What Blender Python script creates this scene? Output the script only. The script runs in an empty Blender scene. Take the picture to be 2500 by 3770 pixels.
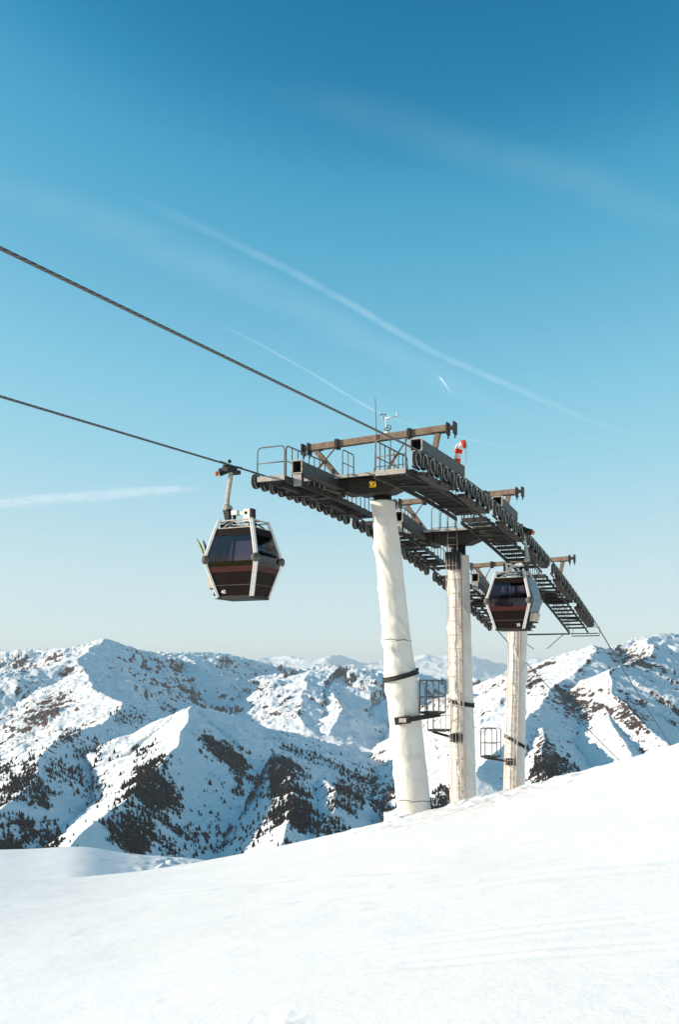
import bpy, math, random
import numpy as np
from mathutils import Vector, Matrix, noise

random.seed(7)
rng = np.random.default_rng(11)
scene = bpy.context.scene
C = scene.collection

# ------------------------------------------------------------------ camera, sky, sun, exposure
FPX, CX, HY = 3666.0, 1250.0, 2490.0          # lens in photo pixels, principal point (shift lens kept level)
cam_d = bpy.data.cameras.new('camera')
cam = bpy.data.objects.new('camera', cam_d)
C.objects.link(cam)
cam.location = (0, 0, 0)
cam.rotation_euler = (math.pi / 2, 0, 0)
cam_d.sensor_fit = 'VERTICAL'
cam_d.sensor_height = 36.0
cam_d.lens = 35.0
cam_d.shift_y = 605.0 / 3770.0
cam_d.clip_start = 0.1
cam_d.clip_end = 200000.0
scene.camera = cam

SUN_EL, SUN_AZ = math.radians(16.0), math.radians(-91.0)   # azimuth clockwise from +Y
sun_dir = Vector((math.sin(SUN_AZ) * math.cos(SUN_EL), math.cos(SUN_AZ) * math.cos(SUN_EL), math.sin(SUN_EL)))

world = bpy.data.worlds.new('World')
scene.world = world
world.use_nodes = True
wn, wl = world.node_tree.nodes, world.node_tree.links
wn.clear()
w_out = wn.new('ShaderNodeOutputWorld')
w_bg = wn.new('ShaderNodeBackground')
w_sky = wn.new('ShaderNodeTexSky')
w_sky.sky_type = 'NISHITA'
w_sky.sun_disc = False
w_sky.sun_elevation = SUN_EL
w_sky.sun_rotation = SUN_AZ % (2 * math.pi)
w_sky.altitude = 2000.0
w_sky.air_density = 1.0
w_sky.dust_density = 0.6
w_sky.ozone_density = 1.5
w_bg.inputs['Strength'].default_value = 0.122
# film response of the sky: deeper, more cyan blue overhead, pale at the horizon
SKY_K = 0.161
def vmul(src, k):
    m_ = wn.new('ShaderNodeVectorMath')
    m_.operation = 'SCALE'
    m_.inputs['Scale'].default_value = k
    wl.new(src, m_.inputs[0])
    return m_.outputs[0]
w_cv = wn.new('ShaderNodeRGBCurve')
CURVES = [
    [(0.0, 0.0), (0.105, 0.004), (0.130, 0.055), (0.165, 0.130), (0.212, 0.225), (0.413, 0.50), (0.638, 0.62), (1.0, 0.80)],
    [(0.0, 0.0), (0.150, 0.115), (0.190, 0.185), (0.227, 0.325), (0.290, 0.44), (0.356, 0.54), (0.631, 0.70), (0.84, 0.765), (1.0, 0.82)],
    [(0.0, 0.0), (0.280, 0.270), (0.345, 0.375), (0.402, 0.53), (0.48, 0.62), (0.578, 0.70), (0.807, 0.765), (1.0, 0.80)]]
for ci, pts in enumerate(CURVES):
    c_ = w_cv.mapping.curves[ci]
    c_.points[0].location = pts[0]
    c_.points[1].location = pts[-1]
    for p_ in pts[1:-1]:
        c_.points.new(*p_)
w_cv.mapping.update()
wl.new(vmul(w_sky.outputs[0], SKY_K), w_cv.inputs['Color'])
wl.new(vmul(w_cv.outputs['Color'], 1 / SKY_K), w_bg.inputs[0])
wl.new(w_bg.outputs[0], w_out.inputs[0])

sun_d = bpy.data.lights.new('sun', 'SUN')
sun_d.energy = 4.7
sun_d.angle = math.radians(0.5)
sun_d.color = (1.0, 0.88, 0.73)
sun = bpy.data.objects.new('sun', sun_d)
C.objects.link(sun)
sun.rotation_euler = sun_dir.to_track_quat('Z', 'Y').to_euler()

vs = scene.view_settings
vs.view_transform = 'Standard'
vs.look = 'None'
vs.exposure = 0.56
vs.gamma = 1.0
vs.use_curve_mapping = False
scene.cycles.max_bounces = 6
scene.cycles.transparent_max_bounces = 12
scene.cycles.volume_bounces = 0
scene.cycles.use_denoising = True

HAZE = 3.2e-5
# ------------------------------------------------------------------ helpers
def tag(o, label=None, cat=None, group=None, kind=None):
    if label: o['label'] = label
    if cat: o['category'] = cat
    if group: o['group'] = group
    if kind: o['kind'] = kind
    return o

def empty(name, loc, label, cat, group=None):
    o = bpy.data.objects.new(name, None)
    C.objects.link(o)
    o.location = loc
    o.empty_display_size = 0.3
    return tag(o, label, cat, group)

def link_mesh(name, me, mat, parent=None):
    o = bpy.data.objects.new(name, me)
    C.objects.link(o)
    if mat is not None and not me.materials:
        for m in (mat if isinstance(mat, (list, tuple)) else [mat]):
            me.materials.append(m)
    if parent is not None:
        o.parent = parent
        # meshes are modelled in world coordinates: undo the parents' offset
        off = Vector((0, 0, 0))
        p = parent
        while p is not None:
            off += p.location
            p = p.parent
        o.location = -off
    return o

class MB:
    """collects shapes of one part"""
    def __init__(self):
        self.v, self.f, self.mi, self.smooth = [], [], [], []
    def add(self, vs, fs, mi=0, smooth=False):
        n = len(self.v)
        self.v += [tuple(p) for p in vs]
        self.f += [tuple(i + n for i in f) for f in fs]
        self.mi += [mi] * len(fs)
        self.smooth += [smooth] * len(fs)
        return self
    def hexa(self, p, mi=0):
        """8 corners: bottom ring 0-3, top ring 4-7"""
        return self.add(p, [(3, 2, 1, 0), (4, 5, 6, 7), (0, 1, 5, 4), (1, 2, 6, 5), (2, 3, 7, 6), (3, 0, 4, 7)], mi)
    def box(self, c, ax, ay, az, mi=0):
        c, ax, ay, az = Vector(c), Vector(ax), Vector(ay), Vector(az)
        p = [c - ax - ay - az, c + ax - ay - az, c + ax + ay - az, c - ax + ay - az,
             c - ax - ay + az, c + ax - ay + az, c + ax + ay + az, c - ax + ay + az]
        return self.hexa(p, mi)
    def bar(self, a, b, w, h, up=(0, 0, 1), mi=0):
        a, b = Vector(a), Vector(b)
        d = b - a
        L = d.length
        d.normalize()
        up = Vector(up)
        if abs(d.dot(up)) > 0.98: up = Vector((0.9, -0.42, 0.05)).normalized()
        s = d.cross(up).normalized()
        t = s.cross(d).normalized()
        return self.box((a + b) / 2, d * L / 2, s * w / 2, t * h / 2, mi)
    def tube(self, pts, r, n=6, mi=0, caps=True, radii=None):
        pts = [Vector(p) for p in pts]
        m = len(pts)
        rings, frame = [], None
        for i, p in enumerate(pts):
            d = (pts[min(i + 1, m - 1)] - pts[max(i - 1, 0)])
            if d.length < 1e-9: d = Vector((0, 0, 1))
            d.normalize()
            if frame is None:
                a = Vector((0, 0, 1)) if abs(d.z) < 0.9 else Vector((1, 0, 0))
                s = d.cross(a).normalized()
            else:
                s = (frame - d * frame.dot(d))
                s = s.normalized() if s.length > 1e-6 else d.orthogonal().normalized()
            frame = s
            t = d.cross(s)
            rr = radii[i] if radii else r
            rings.append([p + (s * math.cos(2 * math.pi * k / n) + t * math.sin(2 * math.pi * k / n)) * rr for k in range(n)])
        vs = [q for R in rings for q in R]
        fs = []
        for i in range(m - 1):
            for k in range(n):
                k2 = (k + 1) % n
                fs.append((i * n + k, i * n + k2, (i + 1) * n + k2, (i + 1) * n + k))
        base = len(self.v)
        self.add(vs, fs, mi, True)
        if caps:
            self.f += [tuple(base + k for k in reversed(range(n))), tuple(base + (m - 1) * n + k for k in range(n))]
            self.mi += [mi, mi]
            self.smooth += [False, False]
        return self
    def lathe(self, c, axis, prof, n=16, mi=0, smooth=True, caps=True):
        """prof = [(distance along axis, radius)]"""
        c, axis = Vector(c), Vector(axis).normalized()
        s = axis.orthogonal().normalized()
        t = axis.cross(s)
        vs = []
        for a, r in prof:
            for k in range(n):
                an = 2 * math.pi * k / n
                vs.append(c + axis * a + (s * math.cos(an) + t * math.sin(an)) * r)
        fs = []
        m = len(prof)
        for i in range(m - 1):
            for k in range(n):
                k2 = (k + 1) % n
                fs.append((i * n + k, i * n + k2, (i + 1) * n + k2, (i + 1) * n + k))
        base = len(self.v)
        self.add(vs, fs, mi, smooth)
        for i, rev in ((0, True), (m - 1, False)):
            if caps and prof[i][1] > 1e-4:
                ring = [base + i * n + k for k in range(n)]
                self.f.append(tuple(reversed(ring)) if rev else tuple(ring))
                self.mi.append(mi)
                self.smooth.append(False)
        return self
    def mesh(self, name, bevel=0.0):
        me = bpy.data.meshes.new(name)
        me.from_pydata(self.v, [], self.f)
        me.polygons.foreach_set('material_index', self.mi)
        me.polygons.foreach_set('use_smooth', self.smooth)
        me.update()
        return me
    def build(self, name, mat, parent=None, bevel=0.0):
        o = link_mesh(name, self.mesh(name), mat, parent)
        if bevel > 0:
            b = o.modifiers.new('bevel', 'BEVEL')
            b.width = bevel
            b.segments = 2
            b.limit_method = 'ANGLE'
            b.angle_limit = math.radians(40)
        return o

# ------------------------------------------------------------------ materials
def new_mat(name):
    m = bpy.data.materials.new(name)
    m.use_nodes = True
    n = m.node_tree.nodes
    return m, n, m.node_tree.links, n['Principled BSDF']

def painted(name, col, rough=0.5, metal=0.0, var=0.25, scale=6.0, stain=None, stain_amt=0.35, bump=0.0, spec=0.25):
    """paint or bare metal with mottled tone and optional stains (rust, dirt)"""
    m, n, l, bs = new_mat(name)
    tc = n.new('ShaderNodeTexCoord')
    nz = n.new('ShaderNodeTexNoise')
    nz.inputs['Scale'].default_value = scale
    nz.inputs['Detail'].default_value = 6
    nz.inputs['Roughness'].default_value = 0.65
    l.new(tc.outputs['Object'], nz.inputs['Vector'])
    rp = n.new('ShaderNodeValToRGB')
    rp.color_ramp.elements[0].position = 0.3
    rp.color_ramp.elements[1].position = 0.7
    rp.color_ramp.elements[0].color = tuple(c * (1 - var) for c in col) + (1,)
    rp.color_ramp.elements[1].color = tuple(min(1, c * (1 + var)) for c in col) + (1,)
    l.new(nz.outputs['Fac'], rp.inputs['Fac'])
    src = rp.outputs['Color']
    if stain:
        n2 = n.new('ShaderNodeTexNoise')
        n2.inputs['Scale'].default_value = scale * 0.55
        n2.inputs['Detail'].default_value = 8
        n2.inputs['Roughness'].default_value = 0.75
        l.new(tc.outputs['Object'], n2.inputs['Vector'])
        r2 = n.new('ShaderNodeValToRGB')
        r2.color_ramp.elements[0].position = 0.62 - stain_amt * 0.3
        r2.color_ramp.elements[1].position = 0.72 - stain_amt * 0.1
        l.new(n2.outputs['Fac'], r2.inputs['Fac'])
        mx = n.new('ShaderNodeMixRGB')
        mx.inputs['Color2'].default_value = stain + (1,)
        l.new(r2.outputs['Color'], mx.inputs['Fac'])
        l.new(src, mx.inputs['Color1'])
        src = mx.outputs['Color']
    l.new(src, bs.inputs['Base Color'])
    bs.inputs['Roughness'].default_value = rough
    bs.inputs['Metallic'].default_value = metal
    bs.inputs['Specular IOR Level'].default_value = spec
    if bump:
        b = n.new('ShaderNodeBump')
        b.inputs['Strength'].default_value = bump
        b.inputs['Distance'].default_value = 0.02
        l.new(nz.outputs['Fac'], b.inputs['Height'])
        l.new(b.outputs['Normal'], bs.inputs['Normal'])
    return m

M = {}
M['beam'] = painted('weathered_beam_paint', (0.24, 0.175, 0.13), 0.7, 0, 0.25, 9, (0.16, 0.075, 0.035), 0.45)
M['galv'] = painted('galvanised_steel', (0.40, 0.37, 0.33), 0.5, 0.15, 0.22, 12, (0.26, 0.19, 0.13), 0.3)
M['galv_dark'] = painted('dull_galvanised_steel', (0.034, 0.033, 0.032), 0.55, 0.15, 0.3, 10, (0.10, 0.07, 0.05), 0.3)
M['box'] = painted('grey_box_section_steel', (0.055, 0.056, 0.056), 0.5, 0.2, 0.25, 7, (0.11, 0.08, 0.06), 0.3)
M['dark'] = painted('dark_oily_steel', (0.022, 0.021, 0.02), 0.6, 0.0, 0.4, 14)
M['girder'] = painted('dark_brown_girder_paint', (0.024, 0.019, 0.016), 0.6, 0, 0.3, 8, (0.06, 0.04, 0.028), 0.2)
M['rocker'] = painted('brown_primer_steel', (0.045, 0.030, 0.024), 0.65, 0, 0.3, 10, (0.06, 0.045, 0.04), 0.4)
M['rubber'] = painted('black_rubber', (0.022, 0.021, 0.020), 0.75, 0, 0.3, 20)
M['rust'] = painted('rusty_rod', (0.30, 0.13, 0.06), 0.85, 0, 0.4, 16, (0.42, 0.34, 0.26), 0.3)
M['rail'] = painted('rail_tube_zinc', (0.16, 0.14, 0.125), 0.5, 0.2, 0.2, 15, (0.22, 0.15, 0.10), 0.35)
M['ladder'] = painted('ladder_zinc_warm', (0.58, 0.49, 0.42), 0.55, 0.1, 0.25, 18, (0.30, 0.13, 0.08), 0.3)
M['strap'] = painted('black_webbing', (0.035, 0.035, 0.037), 0.85, 0, 0.4, 40)
M['red'] = painted('windsock_red', (0.72, 0.05, 0.02), 0.8, 0, 0.15, 14)
M['white_cloth'] = painted('windsock_white', (0.80, 0.72, 0.68), 0.85, 0, 0.1, 14)
M['yellow'] = painted('yellow_plate', (0.85, 0.47, 0.0), 0.5, 0, 0.15, 10)
M['black'] = painted('black_lettering', (0.02, 0.02, 0.02), 0.6, 0, 0.2, 20)
M['white_letter'] = painted('white_lettering', (0.85, 0.85, 0.85), 0.5, 0, 0.05, 20)
M['alu'] = painted('brushed_aluminium_profile', (0.74, 0.72, 0.69), 0.4, 0.1, 0.08, 7)
M['cabin'] = painted('dark_brown_cabin_panel', (0.012, 0.0075, 0.0068), 0.5, 0, 0.25, 3, spec=0.06)
M['belt'] = painted('burgundy_belt_panel', (0.062, 0.018, 0.018), 0.5, 0, 0.25, 5, spec=0.1)
M['bumper'] = painted('grey_rubber_bumper', (0.12, 0.105, 0.095), 0.8, 0, 0.3, 12)
M['seat'] = painted('dark_bench_cloth', (0.045, 0.03, 0.035), 0.9, 0, 0.3, 8)
M['orange'] = painted('orange_plastic_knob', (0.62, 0.14, 0.04), 0.5, 0, 0.1, 8)
M['rope'] = painted('steel_wire_rope', (0.055, 0.052, 0.05), 0.55, 0.3, 0.4, 30)
M['ski_yellow'] = painted('yellow_ski', (0.62, 0.46, 0.03), 0.35, 0, 0.2, 8)
M['ski_dark'] = painted('dark_red_ski', (0.16, 0.04, 0.035), 0.35, 0, 0.3, 8)
M['quiver'] = painted('blue_grey_ski_holder', (0.20, 0.27, 0.31), 0.35, 0.1, 0.15, 6)
M['basket'] = painted('beige_ski_basket', (0.52, 0.42, 0.33), 0.6, 0, 0.15, 9)

# twisted strands on the wire rope
def rope_material():
    m, n, l, bs = new_mat('stranded_wire_rope')
    tc = n.new('ShaderNodeTexCoord')
    mp = n.new('ShaderNodeMapping')
    mp.inputs['Rotation'].default_value = (0, 0.5, 0.6)
    wv = n.new('ShaderNodeTexWave')
    wv.inputs['Scale'].default_value = 9.0
    wv.inputs['Distortion'].default_value = 0.6
    l.new(tc.outputs['Object'], mp.inputs['Vector'])
    l.new(mp.outputs['Vector'], wv.inputs['Vector'])
    rp = n.new('ShaderNodeValToRGB')
    rp.color_ramp.elements[0].color = (0.028, 0.026, 0.025, 1)
    rp.color_ramp.elements[1].color = (0.15, 0.14, 0.13, 1)
    l.new(wv.outputs['Fac'], rp.inputs['Fac'])
    l.new(rp.outputs['Color'], bs.inputs['Base Color'])
    bs.inputs['Roughness'].default_value = 0.5
    bs.inputs['Metallic'].default_value = 0.2
    return m
M['rope'] = rope_material()

def fabric_material():
    m, n, l, bs = new_mat('white_tarpaulin_wrap')
    tc = n.new('ShaderNodeTexCoord')
    n1 = n.new('ShaderNodeTexNoise')
    n1.inputs['Scale'].default_value = 1.6
    n1.inputs['Detail'].default_value = 5
    l.new(tc.outputs['Object'], n1.inputs['Vector'])
    rp = n.new('ShaderNodeValToRGB')
    rp.color_ramp.elements[0].position = 0.3
    rp.color_ramp.elements[1].position = 0.75
    rp.color_ramp.elements[0].color = (0.63, 0.58, 0.52, 1)
    rp.color_ramp.elements[1].color = (0.74, 0.70, 0.65, 1)
    l.new(n1.outputs['Fac'], rp.inputs['Fac'])
    l.new(rp.outputs['Color'], bs.inputs['Base Color'])
    bs.inputs['Roughness'].default_value = 0.75
    n2 = n.new('ShaderNodeTexNoise')
    n2.inputs['Scale'].default_value = 2.6
    n2.inputs['Detail'].default_value = 3
    n2.inputs['Distortion'].default_value = 1.6
    l.new(tc.outputs['Object'], n2.inputs['Vector'])
    b = n.new('ShaderNodeBump')
    b.inputs['Strength'].default_value = 0.3
    b.inputs['Distance'].default_value = 0.09
    l.new(n2.outputs['Fac'], b.inputs['Height'])
    l.new(b.outputs['Normal'], bs.inputs['Normal'])
    return m
M['fabric'] = fabric_material()

def glass_material():
    m, n, l, bs = new_mat('tinted_cabin_glass')
    n.remove(bs)
    out = n['Material Output']
    tr = n.new('ShaderNodeBsdfTransparent')
    tr.inputs['Color'].default_value = (0.60, 0.52, 0.57, 1)
    gl = n.new('ShaderNodeBsdfGlossy')
    gl.inputs['Roughness'].default_value = 0.03
    gl.inputs['Color'].default_value = (0.9, 0.9, 0.95, 1)
    fr = n.new('ShaderNodeFresnel')
    fr.inputs['IOR'].default_value = 1.5
    mx = n.new('ShaderNodeMixShader')
    l.new(fr.outputs[0], mx.inputs[0])
    l.new(tr.outputs[0], mx.inputs[1])
    l.new(gl.outputs[0], mx.inputs[2])
    l.new(mx.outputs[0], out.inputs[0])
    return m
M['glass'] = glass_material()

def snow_ground_material():
    m, n, l, bs = new_mat('groomed_piste_snow')
    tc = n.new('ShaderNodeTexCoord')
    n1 = n.new('ShaderNodeTexNoise')
    n1.inputs['Scale'].default_value = 0.35
    n1.inputs['Detail'].default_value = 6
    l.new(tc.outputs['Object'], n1.inputs['Vector'])
    rp = n.new('ShaderNodeValToRGB')
    rp.color_ramp.elements[0].position = 0.25
    rp.color_ramp.elements[1].position = 0.75
    rp.color_ramp.elements[0].color = (0.88, 0.86, 0.835, 1)
    rp.color_ramp.elements[1].color = (0.93, 0.915, 0.895, 1)
    l.new(n1.outputs['Fac'], rp.inputs['Fac'])
    # ski tracks: stretched noise running across the slope
    mp = n.new('ShaderNodeMapping')
    mp.inputs['Rotation'].default_value = (0, 0, math.radians(-14))
    mp.inputs['Scale'].default_value = (0.05, 1.9, 1.0)
    l.new(tc.outputs['Object'], mp.inputs['Vector'])
    n2 = n.new('ShaderNodeTexNoise')
    n2.inputs['Scale'].default_value = 1.0
    n2.inputs['Detail'].default_value = 5
    n2.inputs['Roughness'].default_value = 0.6
    l.new(mp.outputs['Vector'], n2.inputs['Vector'])
    n3 = n.new('ShaderNodeTexNoise')
    n3.inputs['Scale'].default_value = 7.0
    n3.inputs['Detail'].default_value = 6
    n3.inputs['Roughness'].default_value = 0.7
    l.new(tc.outputs['Object'], n3.inputs['Vector'])
    ad = n.new('ShaderNodeMath')
    ad.operation = 'MULTIPLY_ADD'
    ad.inputs[1].default_value = 0.5
    l.new(n3.outputs['Fac'], ad.inputs[0])
    l.new(n2.outputs['Fac'], ad.inputs[2])
    b = n.new('ShaderNodeBump')
    b.inputs['Strength'].default_value = 0.38
    b.inputs['Distance'].default_value = 0.05
    l.new(ad.outputs[0], b.inputs['Height'])
    l.new(b.outputs['Normal'], bs.inputs['Normal'])
    # traces of earth scraped up along the crest by the tower feet
    at = n.new('ShaderNodeAttribute')
    at.attribute_name = 'dirt'
    n4 = n.new('ShaderNodeTexNoise')
    n4.inputs['Scale'].default_value = 2.2
    n4.inputs['Detail'].default_value = 7
    n4.inputs['Roughness'].default_value = 0.75
    l.new(tc.outputs['Object'], n4.inputs['Vector'])
    r4 = n.new('ShaderNodeValToRGB')
    r4.color_ramp.elements[0].position = 0.50
    r4.color_ramp.elements[1].position = 0.60
    l.new(n4.outputs['Fac'], r4.inputs['Fac'])
    mu = n.new('ShaderNodeMath')
    mu.operation = 'MULTIPLY'
    l.new(at.outputs['Fac'], mu.inputs[0])
    l.new(r4.outputs['Color'], mu.inputs[1])
    mx = n.new('ShaderNodeMixRGB')
    mx.inputs['Color2'].default_value = (0.42, 0.30, 0.22, 1)
    l.new(mu.outputs[0], mx.inputs['Fac'])
    l.new(rp.outputs['Color'], mx.inputs['Color1'])
    l.new(mx.outputs['Color'], bs.inputs['Base Color'])
    bs.inputs['Roughness'].default_value = 0.7
    bs.inputs['Specular IOR Level'].default_value = 0.2
    return m
M['snow'] = snow_ground_material()

def mountain_material(name, scale, far=False):
    """snow with rock and low scrub breaking through where the 'rock' attribute asks for it"""
    m, n, l, bs = new_mat(name)
    tc = n.new('ShaderNodeTexCoord')
    at = n.new('ShaderNodeAttribute')
    at.attribute_name = 'rock'
    n1 = n.new('ShaderNodeTexNoise')
    n1.inputs['Scale'].default_value = scale
    n1.inputs['Detail'].default_value = 8
    n1.inputs['Roughness'].default_value = 0.72
    l.new(tc.outputs['Object'], n1.inputs['Vector'])
    ad = n.new('ShaderNodeMath')
    ad.operation = 'ADD'
    l.new(at.outputs['Fac'], ad.inputs[0])
    l.new(n1.outputs['Fac'], ad.inputs[1])
    rp = n.new('ShaderNodeValToRGB')
    rp.color_ramp.elements[0].position = 0.955
    rp.color_ramp.elements[1].position = 0.995
    l.new(ad.outputs[0], rp.inputs['Fac'])
    n2 = n.new('ShaderNodeTexNoise')
    n2.inputs['Scale'].default_value = scale * 2.2
    n2.inputs['Detail'].default_value = 4
    l.new(tc.outputs['Object'], n2.inputs['Vector'])
    rk = n.new('ShaderNodeValToRGB')
    rk.color_ramp.elements[0].position = 0.35
    rk.color_ramp.elements[1].position = 0.7
    rk.color_ramp.elements[0].color = (0.022, 0.016, 0.015, 1)
    rk.color_ramp.elements[1].color = (0.115, 0.06, 0.043, 1)
    l.new(n2.outputs['Fac'], rk.inputs['Fac'])
    mx = n.new('ShaderNodeMixRGB')
    mx.inputs['Color1'].default_value = (0.945, 0.94, 0.935, 1)
    l.new(rp.outputs['Color'], mx.inputs['Fac'])
    l.new(rk.outputs['Color'], mx.inputs['Color2'])
    l.new(mx.outputs['Color'], bs.inputs['Base Color'])
    bs.inputs['Roughness'].default_value = 0.8
    bs.inputs['Specular IOR Level'].default_value = 0.1
    b = n.new('ShaderNodeBump')
    b.inputs['Strength'].default_value = 0.7
    b.inputs['Distance'].default_value = 13.0 if not far else 40.0
    l.new(n1.outputs['Fac'], b.inputs['Height'])
    l.new(b.outputs['Normal'], bs.inputs['Normal'])
    return m
M['mountain'] = mountain_material('alpine_snow_and_rock', 0.034)
M['far_mountain'] = mountain_material('far_alpine_snow_and_rock', 0.0022, True)
M['conifer'] = painted('dark_conifer_needles', (0.016, 0.010, 0.0075), 0.95, 0, 0.45, 0.05, spec=0.0)

def cloud_material(name, strength):
    m, n, l, bs = new_mat(name)
    n.remove(bs)
    out = n['Material Output']
    df = n.new('ShaderNodeBsdfDiffuse')
    df.inputs['Color'].default_value = (0.95, 0.95, 0.95, 1)
    tl = n.new('ShaderNodeBsdfTranslucent')
    tl.inputs['Color'].default_value = (0.95, 0.95, 0.95, 1)
    m1 = n.new('ShaderNodeAddShader')
    l.new(df.outputs[0], m1.inputs[0])
    l.new(tl.outputs[0], m1.inputs[1])
    tr = n.new('ShaderNodeBsdfTransparent')
    at = n.new('ShaderNodeAttribute')
    at.attribute_name = 'vapour'
    tc = n.new('ShaderNodeTexCoord')
    nz = n.new('ShaderNodeTexNoise')
    nz.inputs['Scale'].default_value = 0.0011
    nz.inputs['Detail'].default_value = 5
    l.new(tc.outputs['Object'], nz.inputs['Vector'])
    rr = n.new('ShaderNodeMapRange')
    rr.inputs['From Min'].default_value = 0.3
    rr.inputs['From Max'].default_value = 0.7
    rr.inputs['To Min'].default_value = 0.45 * strength
    rr.inputs['To Max'].default_value = 1.15 * strength
    l.new(nz.outputs['Fac'], rr.inputs['Value'])
    mu = n.new('ShaderNodeMath')
    mu.operation = 'MULTIPLY'
    l.new(at.outputs['Fac'], mu.inputs[0])
    l.new(rr.outputs[0], mu.inputs[1])
    m2 = n.new('ShaderNodeMixShader')
    l.new(mu.outputs[0], m2.inputs[0])
    l.new(tr.outputs[0], m2.inputs[1])
    l.new(m1.outputs[0], m2.inputs[2])
    l.new(m2.outputs[0], out.inputs[0])
    return m

# ------------------------------------------------------------------ numpy gradient noise
_perm = rng.permutation(512)
_grad = rng.normal(size=(512, 2))
_grad /= np.linalg.norm(_grad, axis=1)[:, None]
def pnoise(x, y):
    xi, yi = np.floor(x).astype(np.int64), np.floor(y).astype(np.int64)
    xf, yf = x - xi, y - yi
    def g(ix, iy, dx, dy):
        h = _perm[(_perm[ix % 512] + iy) % 512]
        return _grad[h, 0] * dx + _grad[h, 1] * dy
    u = xf * xf * xf * (xf * (xf * 6 - 15) + 10)
    v = yf * yf * yf * (yf * (yf * 6 - 15) + 10)
    a = g(xi, yi, xf, yf); b = g(xi + 1, yi, xf - 1, yf)
    c = g(xi, yi + 1, xf, yf - 1); d = g(xi + 1, yi + 1, xf - 1, yf - 1)
    return (a + u * (b - a)) + v * ((c + u * (d - c)) - (a + u * (b - a)))
def fbm(x, y, octs=5, gain=0.5):
    s, a, f = 0.0, 1.0, 1.0
    for i in range(octs):
        s = s + a * pnoise(x * f + 17.3 * i, y * f - 9.1 * i)
        a *= gain; f *= 2.03
    return s
def ridged(x, y, octs=5, gain=0.5):
    s, a, f = 0.0, 1.0, 1.0
    for i in range(octs):
        s = s + a * (1 - 2.0 * np.abs(pnoise(x * f + 31.7 * i, y * f + 5.3 * i)))
        a *= gain; f *= 2.05
    return s

def grid_mesh(name, X, Y, Z, mat, attrs=None):
    """X, Y, Z are (rows, columns) arrays"""
    r, c = X.shape
    co = np.stack([X, Y, Z], -1).reshape(-1, 3).astype(np.float32)
    idx = np.arange(r * c).reshape(r, c)
    q = np.stack([idx[:-1, :-1], idx[:-1, 1:], idx[1:, 1:], idx[1:, :-1]], -1).reshape(-1, 4)
    me = bpy.data.meshes.new(name)
    me.vertices.add(r * c)
    me.vertices.foreach_set('co', co.ravel())
    me.loops.add(q.size)
    me.loops.foreach_set('vertex_index', q.ravel().astype(np.int32))
    me.polygons.add(len(q))
    me.polygons.foreach_set('loop_start', (np.arange(len(q)) * 4).astype(np.int32))
    me.polygons.foreach_set('loop_total', np.full(len(q), 4, np.int32))
    me.polygons.foreach_set('use_smooth', np.ones(len(q), bool))
    for k, a in (attrs or {}).items():
        at = me.attributes.new(k, 'FLOAT', 'POINT')
        at.data.foreach_set('value', a.ravel().astype(np.float32))
    me.update(calc_edges=True)
    me.validate()
    o = bpy.data.objects.new(name, me)
    C.objects.link(o)
    me.materials.append(mat)
    return o

# ------------------------------------------------------------------ snow slope in front
CREST_X = np.array([-6000, -2500, 0, 300, 560, 800, 1000, 1280, 1480, 1600, 1760, 1930, 2100, 2230, 2360, 2500, 3000, 4200, 9000])
CREST_Y = np.array([3700, 3380, 3246, 3229, 3206, 3169, 3127, 3064, 3014, 2976, 2939, 2900, 2862, 2828, 2787, 2730, 2570, 2300, 1600])
DUNE_X = np.array([-6000, -800, 0, 120, 270, 330, 450, 560, 640, 720, 900, 1300])
DUNE_Y = np.array([3230, 3165, 3151, 3148, 3137, 3141, 3163, 3175, 3181, 3186, 3215, 3320])

_fx = np.concatenate([[-900, -450], CREST_X[2:17]])
_fy = np.concatenate([[3318, 3275], CREST_Y[2:17]])
_cp = np.polyfit((_fx - 1250) / 1250.0, _fy, 6, w=np.array([1, 1] + [3] * 14 + [0.6]))
def crest_line(t):
    q = np.clip(t, -150, 2750)
    y = np.polyval(_cp, (q - 1250) / 1250.0)
    dl = (np.polyval(_cp, (-150 + 50 - 1250) / 1250.0) - np.polyval(_cp, (-150 - 1250) / 1250.0)) / 50
    dr = (np.polyval(_cp, (2750 - 1250) / 1250.0) - np.polyval(_cp, (2700 - 1250) / 1250.0)) / 50
    return y + np.where(t < -150, (t + 150) * min(dl, -0.03), 0) + np.where(t > 2750, (t - 2750) * dr, 0)

def smooth_interp(x, xs, ys, w):
    k_ = np.linspace(-2, 2, 17)
    g_ = np.exp(-k_ ** 2 / 1.2)
    return sum(q * np.interp(x + d * w, xs, ys) for d, q in zip(k_, g_)) / g_.sum()

def ground_z(X, Y):
    X, Y = np.asarray(X, float), np.asarray(Y, float)
    t = CX + FPX * X / np.maximum(Y, 0.2)
    yc = 31.6 + 0 * t
    e = (HY - crest_line(t)) / FPX
    m = e + 1.62 / yc
    d = np.maximum(Y - yc, 0)
    w_ = np.clip((Y - 5) / 26.0, 0, 1)
    w_ = w_ * w_ * (3 - 2 * w_)
    near = -1.62 + 0.205 * X - 0.108 * Y + 0.0006 * np.minimum(X * X, 400)
    z = (1 - w_) * near + w_ * (-1.62 + m * Y) - np.where(d < 3, 0.05 * d * d, 0.45 + (d - 3) * 0.30 + np.maximum(d - 24, 0) * 0.5)
    # the lower shoulder seen past the left end of the crest
    zd = (HY - smooth_interp(t, DUNE_X, DUNE_Y, 40)) / FPX * 60.0
    d2 = np.maximum(Y - 60, 0)
    sh = zd - 0.03 * (60 - np.minimum(Y, 60)) - np.where(d2 < 18, 0.022 * d2 * d2, 0.022 * 324 + (d2 - 18) * 0.79)
    sh = np.where(t < 1250, sh, -1e4)
    sh = np.where(Y > 36, sh, -1e4)
    z = np.maximum(z, sh)
    return z

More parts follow.
